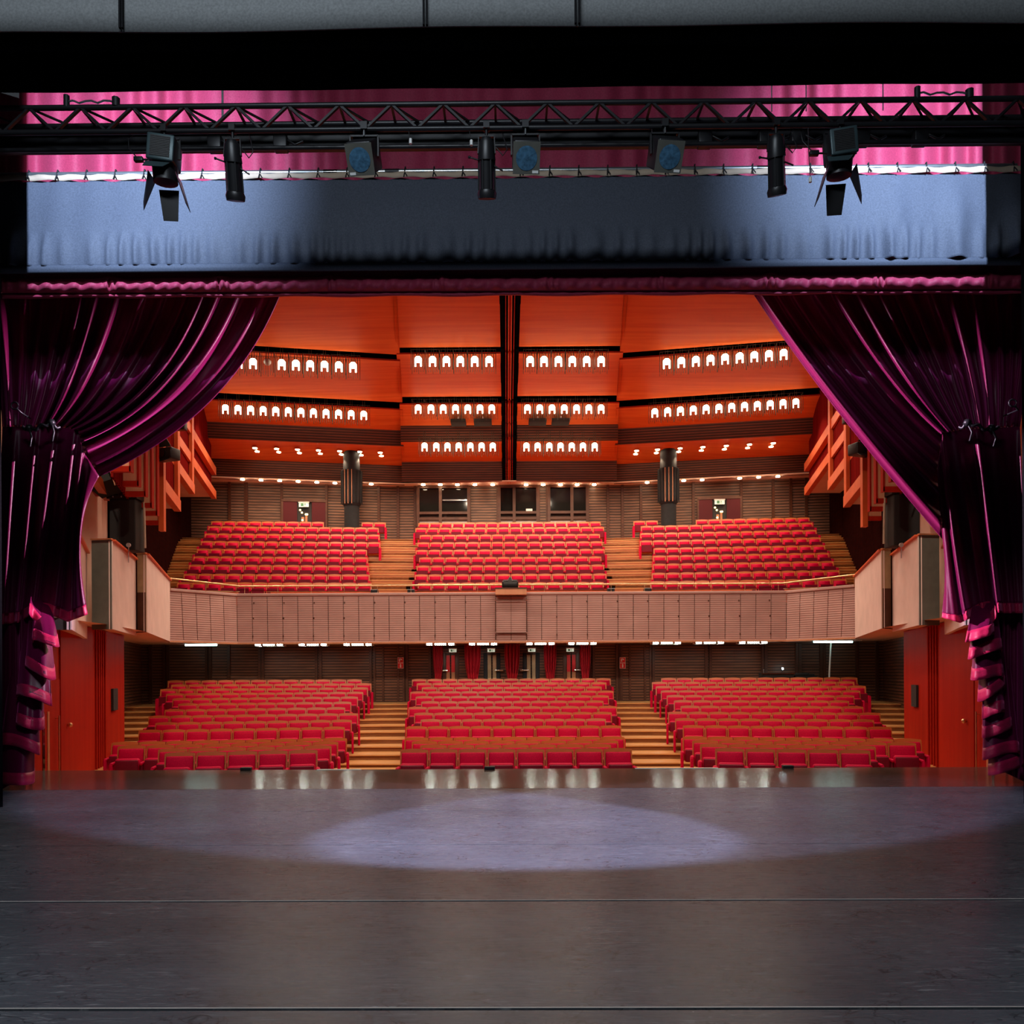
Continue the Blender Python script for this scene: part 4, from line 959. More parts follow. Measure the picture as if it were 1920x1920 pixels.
XI = [3.74, 3.68, 3.74, 3.74, 4.28, 4.28, 4.28, 4.83, 4.83, 4.80, 4.80, 4.80, 4.84, 5.34]
REST = []       # (x, y, z, rz, pitch, first, last)
NIND = 11       # rows built seat by seat; the further ones go into one object
for k in range(14):
    d, z = DROW[k], ZROW[k]
    rn = ORD[k+1]
    for i in range(CN[k]):
        x = (i-(CN[k]-1)/2)*0.55
        a = (x, d, z, 0.0, i == 0, i == CN[k]-1)
        if k < NIND: make_seat(*a, 'red theatre seat, %s from the left, in the %s row of the centre stalls block' % (ORD[i+1], rn))
        else: REST.append((x, d, z, 0.0, 0.55, a[4], a[5]))
    for s in (-1, 1):
        for i in range(SN[k]):
            r = (i+0.5)*0.55; x = s*(XI[k]+r*cos(A11)); y = d - r*sin(A11)
            left_idx = SN[k]-i if s < 0 else i+1
            f, l = (i == SN[k]-1, i == 0) if s < 0 else (i == 0, i == SN[k]-1)
            if k < NIND: make_seat(x, y, z, -s*A11, f, l, 'red theatre seat, %s from the left, in the %s row of the %s stalls block' % (ORD[left_idx], rn, 'left' if s < 0 else 'right'))
            else: REST.append((x, y, z, -s*A11, 0.55, f, l))
# balcony rows: pixel ends of each row give their place on the tier
BC = [(13, 784.2, 1134.3), (14, 777.2, 1138), (14, 781.4, 1134.3), (14, 785.6, 1128.7), (15, 779.4, 1134.9), (15, 783.6, 1131.5), (15, 787, 1126.4), (16, 779.4, 1134.3), (16, 784.2, 1127.3)]
BS = [(13, 5.08, 12.03), (13, 5.30, 12.15), (13, 5.50, 12.30), (13, 5.68, 12.48), (13, 5.86, 12.68), (14, 5.46, 12.85), (14, 5.63, 13.02), (14, 5.80, 13.20), (14, 5.62, 13.40)]
for k in range(9):
    n, x0, x1 = BC[k]; A, B_ = at(x0, 1000, BROW[k]).x, at(x1, 1000, BROW[k]).x; m = (B_-A)/n; off = -(A+B_)/2
    for i in range(n): REST.append((A+off+(i+0.5)*m, BROW[k], BZ[k], 0.0, m, i == 0, i == n-1))
    n, xi, xo = BS[k]; p = (xo-xi)/n
    for s in (-1, 1):
        for i in range(n):
            if k == 8 and 2 <= i <= 4: continue
            x = xi+(i+0.5)*p
            REST.append((s*x, BROW[k]+bbend(x), BZ[k], -s*R(4.5), p, (i == n-1) if s < 0 else (i == 0), (i == 0) if s < 0 else (i == n-1)))
b = MB()
for (x, y, z, rz, p, f, l) in REST:
    M = Matrix.Translation((x, y, z)) @ Matrix.Rotation(rz, 4, 'Z') @ Matrix.Scale(p/0.55, 4, (1, 0, 0)); MT = M @ TILT
    top = [(-0.262, 0, 0.862), (-0.13, 0, 0.878), (0, 0, 0.884), (0.13, 0, 0.878), (0.262, 0, 0.862)]
    b.prism([(-0.262, 0, 0.34), (0.262, 0, 0.34)] + top[::-1], (0, 0.026, 0), 'seat_wood', MT)
    for xx in (-0.243, 0.243): b.box(xx-0.019, xx+0.019, -0.045, 0.0, 0.34, 0.85, 'seat_wood', MT)
    vs = []
    for zz, yy in ((0.40, -0.05), (0.55, -0.085), (0.66, -0.088), (0.75, -0.068), (0.785, -0.045), (0.80, 0.0)):
        for xx, q in ((-0.222, 0.0), (-0.20, 0.6), (0, 1.0), (0.20, 0.6), (0.222, 0.0)): vs.append((xx, yy*q, zz))
    b.add(vs, [(j*5+i, j*5+i+1, j*5+i+6, j*5+i+5) for j in range(5) for i in range(4)], 'seat_red', True, MT)
    b.box(-0.230, 0.230, -0.27, -0.15, 0.34, 0.635, 'seat_red', M)
    b.box(-0.218, 0.218, -0.30, -0.27, 0.34, 0.618, 'seat_dark', M)
    for sx, e in ((-1, f), (1, l)):
        if sx == 1 and not e: continue
        c = sx*0.275
        b.box(c-0.034, c+0.034, -0.36, 0.02, 0.505, 0.565, 'seat_red', M)
        if e: b.box(c-0.04, c+0.04, -0.37, 0.08, 0.0, 0.52, 'seat_red', M)
        else: b.box(c-0.02, c+0.02, -0.30, 0.05, 0.0, 0.505, 'seat_dark', M)
o = b.build('theatre_seats'); tag(o, 'mass of red seats in the last stalls rows and all rows of the balcony', 'seats', None, 'stuff')
print('REST', len(REST))

# ------------------------------------------------------------------ mixing desk at the back right of the stalls
zf = ZROW[13]
p0, p1 = at(1424, 1262, 29.55), at(1482, 1262, 29.55)
t = thing('mixing_desk', 'dark sound desk behind the last row of the right stalls block', 'mixing desk', ((p0.x+p1.x)/2, 29.4, zf)); hw = (p1.x-p0.x)/2
b = MB(); b.prism([(-hw, -0.2, 0.86), (-hw, 0.25, 0.86), (-hw, 0.25, 1.04), (-hw, -0.2, 0.98)], (2*hw, 0, 0), 'black_paint'); b.build('console', t)
b = MB(); b.box(-hw-0.05, hw+0.05, -0.24, -0.19, 0.98, 1.03, 'chrome'); b.build('front_edge', t)
for x in (-hw+0.05, hw-0.05):
    b = MB(); b.box(x-0.04, x+0.04, -0.1, 0.1, 0, 0.86, 'black_metal'); b.build('leg', t)
t = thing('desk_lamp', 'tiny bright lamp shining on the sound desk', 'lamp', (at(1468, 1255, 29.4).x, 29.45, zf+1.02))
b = MB(); b.tube([(0, 0.05, 0), (0, 0.05, 0.16), (0, 0, 0.18)], 0.008, 'black_metal', 5); b.build('stem', t)
b = MB(); b.ball((0, -0.02, 0.165), 0.035, 'desk_glow', 8); b.build('bulb', t)
t = thing('desk_microphone', 'thin upright microphone at the left end of the sound desk', 'microphone', (at(1432, 1255, 29.4).x, 29.4, zf+1.02))
b = MB(); b.tube([(0, 0, 0), (0, 0, 0.12)], 0.008, 'steel', 5); b.build('stem', t); b = MB(); b.ball((0, 0, 0.13), 0.02, 'steel', 8); b.build('capsule', t)
b = MB(); p = at(1497, 1266, 29.4); b.rbox(-0.25, 0.25, -0.12, 0.12, 0, 0.10, 0.04, 'black_paint'); b.rbox(0.1, 0.45, -0.1, 0.1, 0, 0.06, 0.03, 'black_paint'); o = b.build('equipment_case'); o.location = (p.x+0.12, 29.4, zf+0.93); tag(o, 'low dark case lying beside the sound desk, behind the back row', 'case')
b = MB(); b.box(-0.28, 0.5, -0.2, 0.2, 0.0, 0.93, 'black_paint'); o = b.build('equipment_rack'); o.location = (p.x+0.12, 29.45, zf); tag(o, 'dark rack under the low case next to the sound desk', 'rack')
b = MB(); p = at(1555, 1240, 28.3); b.tube([(p.x+0.06, 28.3, 2.72), (p.x+0.03, 28.3, 2.2), (p.x, 28.3, 1.6), (p.x-0.05, 28.25, 0.6)], 0.03, 'cord_white', 6); o = b.build('white_cable'); tag(o, 'white cord hanging from the right strip lamp down to the seats', 'cord')
b = MB(); pts = [(at(1440, 1204, 28.1).x+i*0.35, 28.1, 2.74-0.10*sin(pi*i/7)) for i in range(8)]; b.tube(pts, 0.012, 'black_metal', 5); o = b.build('slack_cable'); tag(o, 'thin dark cable sagging below the balcony edge near the right end', 'cable')
for px, py, l in ((473, 1440, 'left of the three'), (918, 1443, 'middle of the three'), (1467, 1437, 'right of the three')):
    p = atz(px, py, 0.0); b = MB(); b.rbox(-0.09, 0.09, -0.05, 0.05, 0, 0.05, 0.01, 'black_paint'); o = b.build('stage_box'); o.location = (p.x, EDGE-0.06, 0.0); tag(o, 'small black box on the stage edge, '+l, 'box', 'small black boxes on the stage edge')
# ================================================================== STAGE DRAPES
def qb(p0, p1, p2, t): return tuple((1-t)**2*a+2*t*(1-t)*b_+t*t*c for a, b_, c in zip(p0, p1, p2))
def poly_at(pts, u):
    """pts: [(u, x, y)] -> (x, y) by smooth interpolation"""
    for (u0, x0, y0), (u1, x1, y1) in zip(pts, pts[1:]):
        if u <= u1: k = (u-u0)/(u1-u0); return (x0+(x1-x0)*k, y0+(y1-y0)*k)
    return pts[-1][1:]
def folds(u, n, seed, sharp=1.6):
    rnd = random.Random(seed); a = 0
    ph = rnd.random()*6; 
    t = u*n*2*pi + ph + 1.1*sin(u*2*pi*2.3+ph*1.7) + 0.6*sin(u*2*pi*5.1+ph*0.6)
    w_ = 0.5+0.5*sin(t); return (w_**sharp)*(0.65+0.35*sin(u*17.0+ph))
DT = 11.45
def tab(side, label, top, gather, hem, ctrl, n, seed, tail_in, jab):
    root = thing('tab_curtain', label, 'curtain', tuple(at(gather[1][1], gather[1][2], DT)), 0, 'swagged stage curtains'); og = tuple(root.location)
    # swag from the top rail down to the tie
    def swag(u, v):
        x0 = top[0]+(top[1]-top[0])*u; y0 = 540
        gx, gy = poly_at(gather, u)
        cx = ctrl[0][0]+(ctrl[1][0]-ctrl[0][0])*u**1.2; cy = ctrl[0][1]+(ctrl[1][1]-ctrl[0][1])*u**1.2
        x, y = qb((x0, y0), (cx, cy), (gx, gy), v)
        f = folds(u, n, seed, 2.6)
        amp = (0.14+0.46*min(1, v*1.6))*(1-0.45*v)
        dy = -amp*f - 0.26*v + 0.03*sin(9*v+u*30)
        if u > 0.97: dy -= 0.03
        return tuple(at(x, y, DT+0.28+dy))
    b = MB(); b.grid(swag, 230, 60, 'tab_velvet'); b.build('swag', root, 0.012, og)
    # hanging tail under the tie
    def tail(u, v, vmax=1.0):
        v = v*vmax
        gx, gy = poly_at(gather, u); hx, hy = poly_at(hem, u)
        if u > 0.6:
            k = (u-0.6)/0.4; mxp = (tail_in[0], tail_in[1]); c = ((1-k)*(gx+hx)/2+k*mxp[0], (1-k)*(gy+hy)/2+k*mxp[1])
        else: c = ((gx+hx)/2, (gy+hy)/2)
        x, y = qb((gx, gy), c, (hx, hy), v)
        f = folds(u, 5.5, seed+5, 1.2)
        dy = -(0.06+0.30*v)*f - 0.10 - 0.05*v
        return tuple(at(x, y, DT+dy))
    b = MB(); b.grid(lambda u, v: tail(u, v, 0.955), 140, 40, 'tab_velvet'); b.build('tail', root, 0.012, og)
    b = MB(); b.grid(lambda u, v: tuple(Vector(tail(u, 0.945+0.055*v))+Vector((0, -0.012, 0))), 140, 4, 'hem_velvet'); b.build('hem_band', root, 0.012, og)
    # cascade: a pleated length whose slanting hem falls in zigzags
    rj = random.Random(seed+3); jit = [(rj.uniform(0.7, 1.35), rj.uniform(-9, 9), rj.uniform(0.75, 1.3)) for _ in range(jab['n']+2)]
    def casc(s, v):
        nf = jab['n']; t = s*nf; k = min(int(t), nf); fr = t-k; sm = fr*fr*(3-2*fr)
        am, jy, rs = [p+(q-p)*sm for p, q in zip(jit[k], jit[k+1])]
        tri = 0.5-0.5*cos(2*pi*t)                          # in and out once per flounce
        cx, cy = poly_at(jab['line'], s); amp = jab['amp']*am
        x = cx + side*amp*(tri-0.5)*2
        yb = cy + jab['rise']*rs*(tri-0.5) + jy + 3*sin(t*9.1)
        yt = min(jab['top'], yb-60)
        yy = yt + (yb-yt)*v
        x = x*v + (x*0.45 + jab['tx']*0.55)*(1-v)
        d = jab['d0'] + 0.62*(1-s) - 0.20*sin(2*pi*t)*(0.35+0.65*v)
        d = d + 0.045*sin(t*2*pi*2.6+k)*v + 0.02*sin(t*2*pi*5.3)*v
        return tuple(at(x, yy, d + (11.75-d)*(1-v)**1.6))
    def clampz(p): return (p[0], p[1], max(p[2], 0.012))
    b = MB(); b.grid(lambda s, v: clampz(casc(s, v)), 40*jab['n'], 26, 'tab_velvet'); b.build('cascade', root, 0.008, og)
    def cband(s, v):
        a = Vector(casc(s, 1.0)); e = Vector(casc(s, 0.9)); dn = (a-e).normalized()
        return clampz(tuple(a + dn*(-0.16+0.17*v)))
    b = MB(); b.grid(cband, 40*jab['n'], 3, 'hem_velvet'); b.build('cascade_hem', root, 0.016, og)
    # outer straight length falling to the floor beside the cascade
    def outer(u, v):
        x0, x1 = jab['outer']; x = x0+(x1-x0)*u
        yb = jab['oy'][0]+(jab['oy'][1]-jab['oy'][0])*u
        y = 1120+(yb-1120)*v; f = folds(u, 3.5, seed+11, 1.2)
        return clampz(tuple(at(x, y, jab['d0']+0.62-0.16*f)))
    b = MB(); b.grid(outer, 60, 20, 'tab_velvet'); b.build('outer_length', root, 0.010, og)
    # black tie rope
    b = MB(); pr = []
    for i in range(25):
        u = i/24; gx, gy = poly_at(gather, 0.18+0.34*u); p = at(gx, 800+5*sin(u*7)+3*sin(u*23), DT-0.36-0.12*sin(pi*u)); pr.append(p)
    b.tube(pr, 0.022, 'black_metal', 7)
    for k in (4, 18): b.ball(tuple(pr[k]), 0.055, 'black_metal', 8); b.tube([pr[k], pr[k]+Vector((0.05, -0.03, -0.14)), pr[k]+Vector((0.02, -0.02, -0.26))], 0.014, 'black_metal', 6)
    b.build('tie_rope', root, 0, og)
    return root
tab(1, 'plum velvet stage curtain tied back at the left of the stage opening', (-40, 530), [(0, 5, 800), (0.45, 100, 800), (0.72, 146, 806), (0.88, 158, 850), (1, 186, 893)],
    [(0, -10, 1172), (0.3, 35, 1168), (0.5, 66, 1148), (0.62, 88, 1150), (0.8, 128, 1166), (1, 165, 1152)], ((0, 690), (441, 777)), 15, 21, (128, 985),
    {'n': 6, 'amp': 27, 'rise': 34, 'line': [(0, 22, 1478), (0.25, 46, 1395), (0.5, 62, 1320), (0.75, 80, 1245), (1, 86, 1168)], 'top': 1090, 'tx': 70, 'd0': 10.75, 'outer': (-30, 52), 'oy': (1500, 1452)})
tab(-1, 'plum velvet stage curtain tied back at the right of the stage opening', (1960, 1405), [(0, 1912, 800), (0.45, 1810, 805), (0.72, 1768, 812), (0.88, 1757, 880), (1, 1768, 1012)],
    [(0, 1925, 1150), (0.3, 1880, 1150), (0.5, 1852, 1146), (0.62, 1838, 1150), (0.8, 1800, 1168), (1, 1765, 1158)], ((1925, 690), (1533, 738)), 15, 34, (1778, 1075),
    {'n': 8, 'amp': 26, 'rise': 30, 'line': [(0, 1890, 1458), (0.25, 1868, 1385), (0.5, 1862, 1310), (0.75, 1846, 1240), (1, 1836, 1172)], 'top': 1090, 'tx': 1850, 'd0': 10.95, 'outer': (1930, 1866), 'oy': (1470, 1440)})
for px, py, w_ in ((30, 762, 'left'), (1896, 757, 'right')):
    p = at(px, py, 11.0); t = thing('wall_hook', 'small black hook glinting above the tie of the %s stage curtain' % w_, 'hook', tuple(p), 0, 'curtain hooks')
    b = MB(); b.tube([Vector((0.05*cos(a*0.6), -0.03, 0.05*sin(a*0.6))) for a in range(11)], 0.012, 'black_metal', 6); b.build('ring', t)
    b = MB(); b.tube([(0.03, -0.03, -0.04), (0.08, -0.02, -0.09), (0.05, 0.25, -0.09)], 0.012, 'black_metal', 6); b.build('shank', t)

# red valance behind the blue border
DV = 10.48
va = thing('red_valance', 'long red valance curtain across the top of the stage opening, behind the blue border', 'curtain', tuple(at(960, 552, DV))); og = tuple(va.location)
def valance(u, v):
    x = -20+1960*u; y = 90+(549-90)*v; fl = 1-0.92*max(0, min(1, (v-0.80)/0.12))
    f = sin(u*2*pi*33+1.5*sin(u*40))*0.5+0.5; k = 0.25+0.75*min(1, abs(u-0.5)*2.6)
    g = sin(u*2*pi*9)
    return tuple(at(x, y, DV-(0.16*f*k+0.05*g)*fl))
b = MB(); b.grid(valance, 420, 24, 'valance_cloth'); b.build('drape', va, 0.01, og)
def hemfn(u, v):
    x = 2+1916*u; seg = (u*9.3) % 1.0; pk = math.exp(-(min(seg, 1-seg)/0.06)**2)
    ytop = 518-4*pk+(5-10*u); ybot = 545+(7-13*u)*0.6; y = ytop+(ybot-ytop)*v
    wob = sin(u*2*pi*75+v*2.5+2*sin(u*31))*0.020+sin(u*2*pi*41-v*1.5)*0.016
    bulge = 0.10*sin(pi*v)**0.7
    pl = pk*0.05*sin(v*3)*sin(seg*120)
    return tuple(at(x, y, DV-0.08-bulge+wob*sin(pi*v)-pl))
b = MB(); b.grid(hemfn, 620, 12, 'valance_cloth'); b.build('gathered_hem', va, 0.008, og)
def pipe(u, v):
    x = 4+1912*u; y0 = 546.5+(4-7*u); y1 = 555+(4-9*u)+1.2*sin(u*60); seg = (u*9.3+0.25) % 1.0
    return tuple(at(x, y0+(y1-y0)*v, DV-0.03-0.045*sin(pi*v)+0.02*math.exp(-(min(seg, 1-seg)/0.01)**2)))
b = MB(); b.grid(pipe, 420, 6, 'valance_cloth'); b.build('lower_band', va, 0.008, og)

# blue-grey border on its pipe
DB = 10.2
bo = thing('blue_border', 'blue-grey cloth border tied to a steel pipe across the stage', 'curtain', tuple(at(960, 500, DB))); og = tuple(bo.location)
XL, XR = at(-40, 330, DB).x, at(1948, 330, DB).x; ZT = at(960, 333, DB).z; ZB = at(960, 502, DB).z
def cloth(u, v):
    X = XL+(XR-XL)*u; Z = ZT+(ZB+0.05-ZT)*v
    low = min(1, max(0, (v-0.55)*4)); right = max(0, (u-0.72)/0.28); left = max(0, (0.2-u)/0.2)
    t = u*2*pi*62+2.2*sin(u*37)+1.2*sin(u*91+v)
    f = (0.5+0.5*sin(t))**1.8*(0.45+0.55*sin(u*23+1)**2)
    g = (0.5+0.5*sin(u*2*pi*17.5+0.8))**2.5*min(1, v*2.2)*right
    sag = 0.012*cos(u*2*pi*35)*max(0, 1-v*8)
    return (X, DB-0.075*f*low-0.11*g-0.012*sin(u*2*pi*29+v*2)*left-0.008*sin(v*8+u*11), Z+sag)
b = MB(); b.grid(cloth, 620, 36, 'border_cloth'); b.build('cloth', bo, 0.006, og)
b = MB(); b.grid(lambda u, v: (XL+(XR-XL)*u, DB-0.02-0.03*sin(pi*v), ZB+0.075-0.11*v), 60, 6, 'border_cloth'); b.build('hem_pocket', bo, 0.006, og)
b = MB(); b.grid(lambda u, v: (XL+(XR-XL)*u, DB-0.03-0.01*sin(u*2*pi*35), ZT+0.075-0.012*abs(sin(u*pi*35))-v*(0.068+0.01*cos(u*2*pi*35))), 420, 2, 'tan_webbing'); b.build('webbing', bo, 0.004, og)
ZP = at(960, 319.5, DB).z
b = MB(); b.tube([(at(-60, 320, DB).x, DB+0.01, ZP), (at(1906, 320, DB).x, DB+0.01, ZP)], 0.034, 'steel', 12); b.build('pipe', bo, 0, og)
for i in range(36):
    px = 55+i*54.2; x = at(px, 320, DB).x
    if x > XR: break
    b = MB(); b.tube([(x, DB-0.028, ZP+0.01), (x+0.004, DB-0.02, ZP+0.042), (x+0.006, DB+0.04, ZP+0.035), (x, DB+0.05, ZP-0.03), (x-0.004, DB-0.03, ZT+0.03), (x, DB-0.034, ZP+0.0)], 0.009, 'black_paint', 5)
    b.tube([(x, DB-0.04, ZP-0.035), (x+0.03, DB-0.055, ZP-0.09)], 0.007, 'black_paint', 5); b.tube([(x, DB-0.04, ZP-0.035), (x-0.012, DB-0.055, ZP-0.10)], 0.007, 'black_paint', 5); b.build('tie', bo, 0, og)
# bright joint sleeves on the pipe
b = MB()
for px in (620, 735, 1432): x = at(px, 320, DB).x; b.tube([(x-0.09, DB+0.01, ZP), (x+0.09, DB+0.01, ZP)], 0.037, 'black_metal' if px == 735 else 'chrome', 12)
b.build('pipe_sleeve', bo, 0, og)

# black border and grey cloth at the very top
bk = thing('black_border', 'wide black masking border hanging across the top of the stage', 'curtain', tuple(at(960, 168, 6.0))); og = tuple(bk.location)
z0 = at(960, 164, 6.0).z; z1 = at(960, -90, 6.0).z
b = MB(); b.grid(lambda u, v: (-8+16*u, 6.0-0.005*sin(u*60), z0+(z1-z0)*(1-v)), 80, 8, 'black_cloth'); b.build('drape', bk, 0.01, og)
b = MB(); zf0, zf1 = at(960, 85, 5.9).z, at(960, 52, 5.9).z
b.grid(lambda u, v: (-8+16*u, 5.93-0.05*sin(pi*v)-0.012*sin(u*43+v*3), zf0+(zf1-zf0)*(1-v)+0.008*sin(u*25)), 120, 6, 'black_cloth'); b.build('folded_edge', bk, 0.01, og)
gc = thing('grey_border', 'pale grey cloth border at the very top edge, with dark upright seams', 'curtain', tuple(at(960, 50, 5.6))); og = tuple(gc.location)
zg0, zg1 = at(960, 51, 5.6).z, at(960, -120, 5.6).z
b = MB(); b.grid(lambda u, v: (-7.5+15*u, 5.6-0.01*sin(u*31), zg0+(zg1-zg0)*(1-v)+0.006*sin(u*14)), 80, 4, 'grey_cloth'); b.build('cloth', gc, 0.01, og)
for px in (224, 229, 794, 800, 1079, 1086):
    x = at(px, 20, 5.57).x; b = MB(); b.box(x-0.006, x+0.006, 5.565, 5.585, zg0, zg1, 'black_cloth'); b.build('seam', gc, 0, og)

# ================================================================== TRUSS AND STAGE LANTERNS
DTR = 8.0
tr = thing('lighting_truss', 'black steel lighting truss hanging across the stage', 'truss', tuple(at(960, 240, DTR))); og = tuple(tr.location)
zt, zb = at(960, 194, DTR).z, at(960, 240, DTR).z
for y, z, r in ((DTR, zt, 0.026), (DTR, zb, 0.026), (DTR+0.30, zt+0.02, 0.026), (DTR+0.30, zb+0.02, 0.022)):
    b = MB(); b.tube([(-6.6, y, z), (6.6, y, z)], r, 'black_metal', 12); b.build('chord', tr, 0, og)
x = -6.5; i = 0
while x < 6.4:
    b = MB(); b.bar((x, DTR, zt), (x+0.26, DTR, zb), 0.022, 0.03, 'black_metal', (0, 1, 0)); b.bar((x+0.26, DTR, zb), (x+0.52, DTR, zt), 0.022, 0.03, 'black_metal', (0, 1, 0)); b.build('brace', tr, 0, og)
    b = MB(); b.bar((x, DTR, zt), (x, DTR+0.3, zt+0.02), 0.022, 0.022, 'black_metal'); b.bar((x, DTR, zt), (x+0.26, DTR+0.3, zt+0.02), 0.018, 0.018, 'black_metal'); b.build('brace', tr, 0, og)
    x += 0.52
b = MB(); b.box(-6.6, 6.6, DTR+0.40, DTR+0.50, zb+0.10, zt+0.02, 'black_metal'); b.build('wiring_duct', tr, 0, og)
for px in (300, 408, 530, 1318, 1430, 1490, 1718, 1610):
    p = at(px, 226, DTR+0.42); b = MB(); b.rbox(p.x-0.07, p.x+0.07, DTR+0.30, DTR+0.40, zb+0.02, zb+0.18, 0.01, 'black_metal'); b.tube([(p.x+0.08, DTR+0.33, zb+0.12), (p.x+0.16, DTR+0.30, zb+0.05), (p.x+0.24, DTR+0.32, zb+0.10)], 0.012, 'black_metal', 6); b.build('outlet_box', tr, 0, og)
for px0, px1, py in ((130, 222, 187), (1715, 1812, 165)):
    a, c = at(px0, py, DTR+0.05), at(px1, py, DTR+0.05); zl = zt+0.06
    b = MB(); b.tube([(a.x+(c.x-a.x)*k/8, DTR, zl+0.015*sin(k*2.2)) for k in range(9)], 0.010, 'steel', 5); b.tube([(a.x, DTR, zt), (a.x, DTR, zt+0.12)], 0.03, 'black_metal', 8); b.tube([(c.x, DTR, zt), (c.x, DTR, zt+0.09)], 0.04, 'black_metal', 8); b.build('safety_chain', tr, 0, og)
for px in (413, 415, 1450, 1515, 1660):
    p = at(px, 200, DTR+0.1); b = MB(); b.tube([(p.x, DTR+0.15, zt), (p.x, DTR+0.15, zt+3.0)], 0.006, 'steel', 5); b.build('hanging_wire', tr, 0, og)

def clamp(b, z0, z1):
    b.tube([(0, 0.0, z0), (0, 0, z1)], 0.018, 'black_metal', 8); b.box(-0.035, 0.035, -0.045, 0.045, z1-0.02, z1+0.06, 'black_metal')
def lantern_root(name, label, cat, px, grp):
    p = at(px, 240, DTR); return thing(name, label, cat, (p.x, DTR, zb), 0, grp)
def fresnel(px, label, roll, side):
    t = lantern_root('fresnel_lantern', label, 'stage light', px, 'barn door lanterns'); t.scale = (0.76, 0.76, 0.76)
    b = MB(); clamp(b, -0.11, 0.0); b.build('clamp', t)
    b = MB()
    for sx in (-1, 1): b.bar((sx*0.195, 0, -0.115), (sx*0.195, 0, -0.38), 0.02, 0.045, 'black_metal', (1, 0, 0))
    b.bar((-0.205, 0, -0.115), (0.205, 0, -0.115), 0.045, 0.02, 'black_metal'); b.build('yoke', t)
    # housing tipped down and away towards the house; its vented rear faces the camera
    M = Matrix.Translation((0, 0, -0.36)) @ Matrix.Rotation(roll, 4, 'Z') @ Matrix.Rotation(roll*0.9, 4, 'Y') @ Matrix.Rotation(R(4), 4, 'X')
    b = MB(); b.rbox(-0.175, 0.175, -0.17, 0.17, -0.10, 0.22, 0.03, 'black_metal', M); b.build('housing', t)
    b = MB(); b.rbox(-0.172, 0.172, -0.195, -0.155, -0.115, 0.215, 0.018, 'teal_metal', M); b.build('rear_frame', t)
    b = MB(); b.box(-0.125, 0.125, -0.2, -0.19, -0.075, 0.18, 'black_paint', M)
    for k in range(12): b.box(-0.12, 0.12, -0.204, -0.198, -0.065+0.021*k, -0.058+0.021*k, 'black_metal', M)
    b.build('vent', t)
    M2 = Matrix.Translation((0, 0.02, -0.62)) @ Matrix.Rotation(roll, 4, 'Z')
    b = MB(); b.tube([M2 @ Vector((0, 0.0, 0.18)), M2 @ Vector((0, 0.03, -0.03))], [0.165, 0.155], 'black_metal', 16); b.build('lens_barrel', t)
    b = MB(); b.add([M2 @ Vector(v) for v in ((-0.20, -0.16, 0.13), (0.12, -0.16, 0.13), (0.04, -0.24, 0.02), (-0.21, -0.24, 0.02))], [(0, 1, 2, 3)], 'teal_metal'); b.build('barn_door', t, 0.006)
    b = MB(); b.add([M2 @ Vector(v) for v in ((-0.13, 0.16, -0.05), (0.13, 0.16, -0.05), (0.095, 0.24, -0.42), (-0.095, 0.24, -0.42))], [(0, 1, 2, 3)], 'black_metal'); b.build('barn_door', t, 0.006)
    for sx in (-1, 1):
        b = MB(); b.add([M2 @ Vector(v) for v in ((sx*0.17, -0.15, 0.02), (sx*0.17, 0.15, 0.05), (sx*0.30, 0.08, -0.38), (sx*0.27, -0.02, -0.32))], [(0, 1, 2, 3)], 'black_metal'); b.build('barn_door', t, 0.006)
    b = MB(); b.rbox(side*-0.34-0.06, side*-0.34+0.06, -0.03, 0.03, -0.40, -0.34, 0.01, 'black_metal'); b.tube([(side*-0.28, 0, -0.37), (side*-0.18, 0, -0.37)], 0.012, 'black_metal', 6); b.build('side_handle', t)
    b = MB(); b.tube([(side*-0.36, 0, -0.35), (side*-0.48, 0.02, -0.20), (side*-0.50, 0.05, -0.05), (side*-0.42, 0.1, 0.05)], 0.008, 'black_metal', 5); b.build('cable', t)
fresnel(308, 'big black barn door lantern hanging from the truss, left half of the stage', R(6), 1)
fresnel(1575, 'big black barn door lantern hanging from the truss, right half of the stage', R(-6), 1)
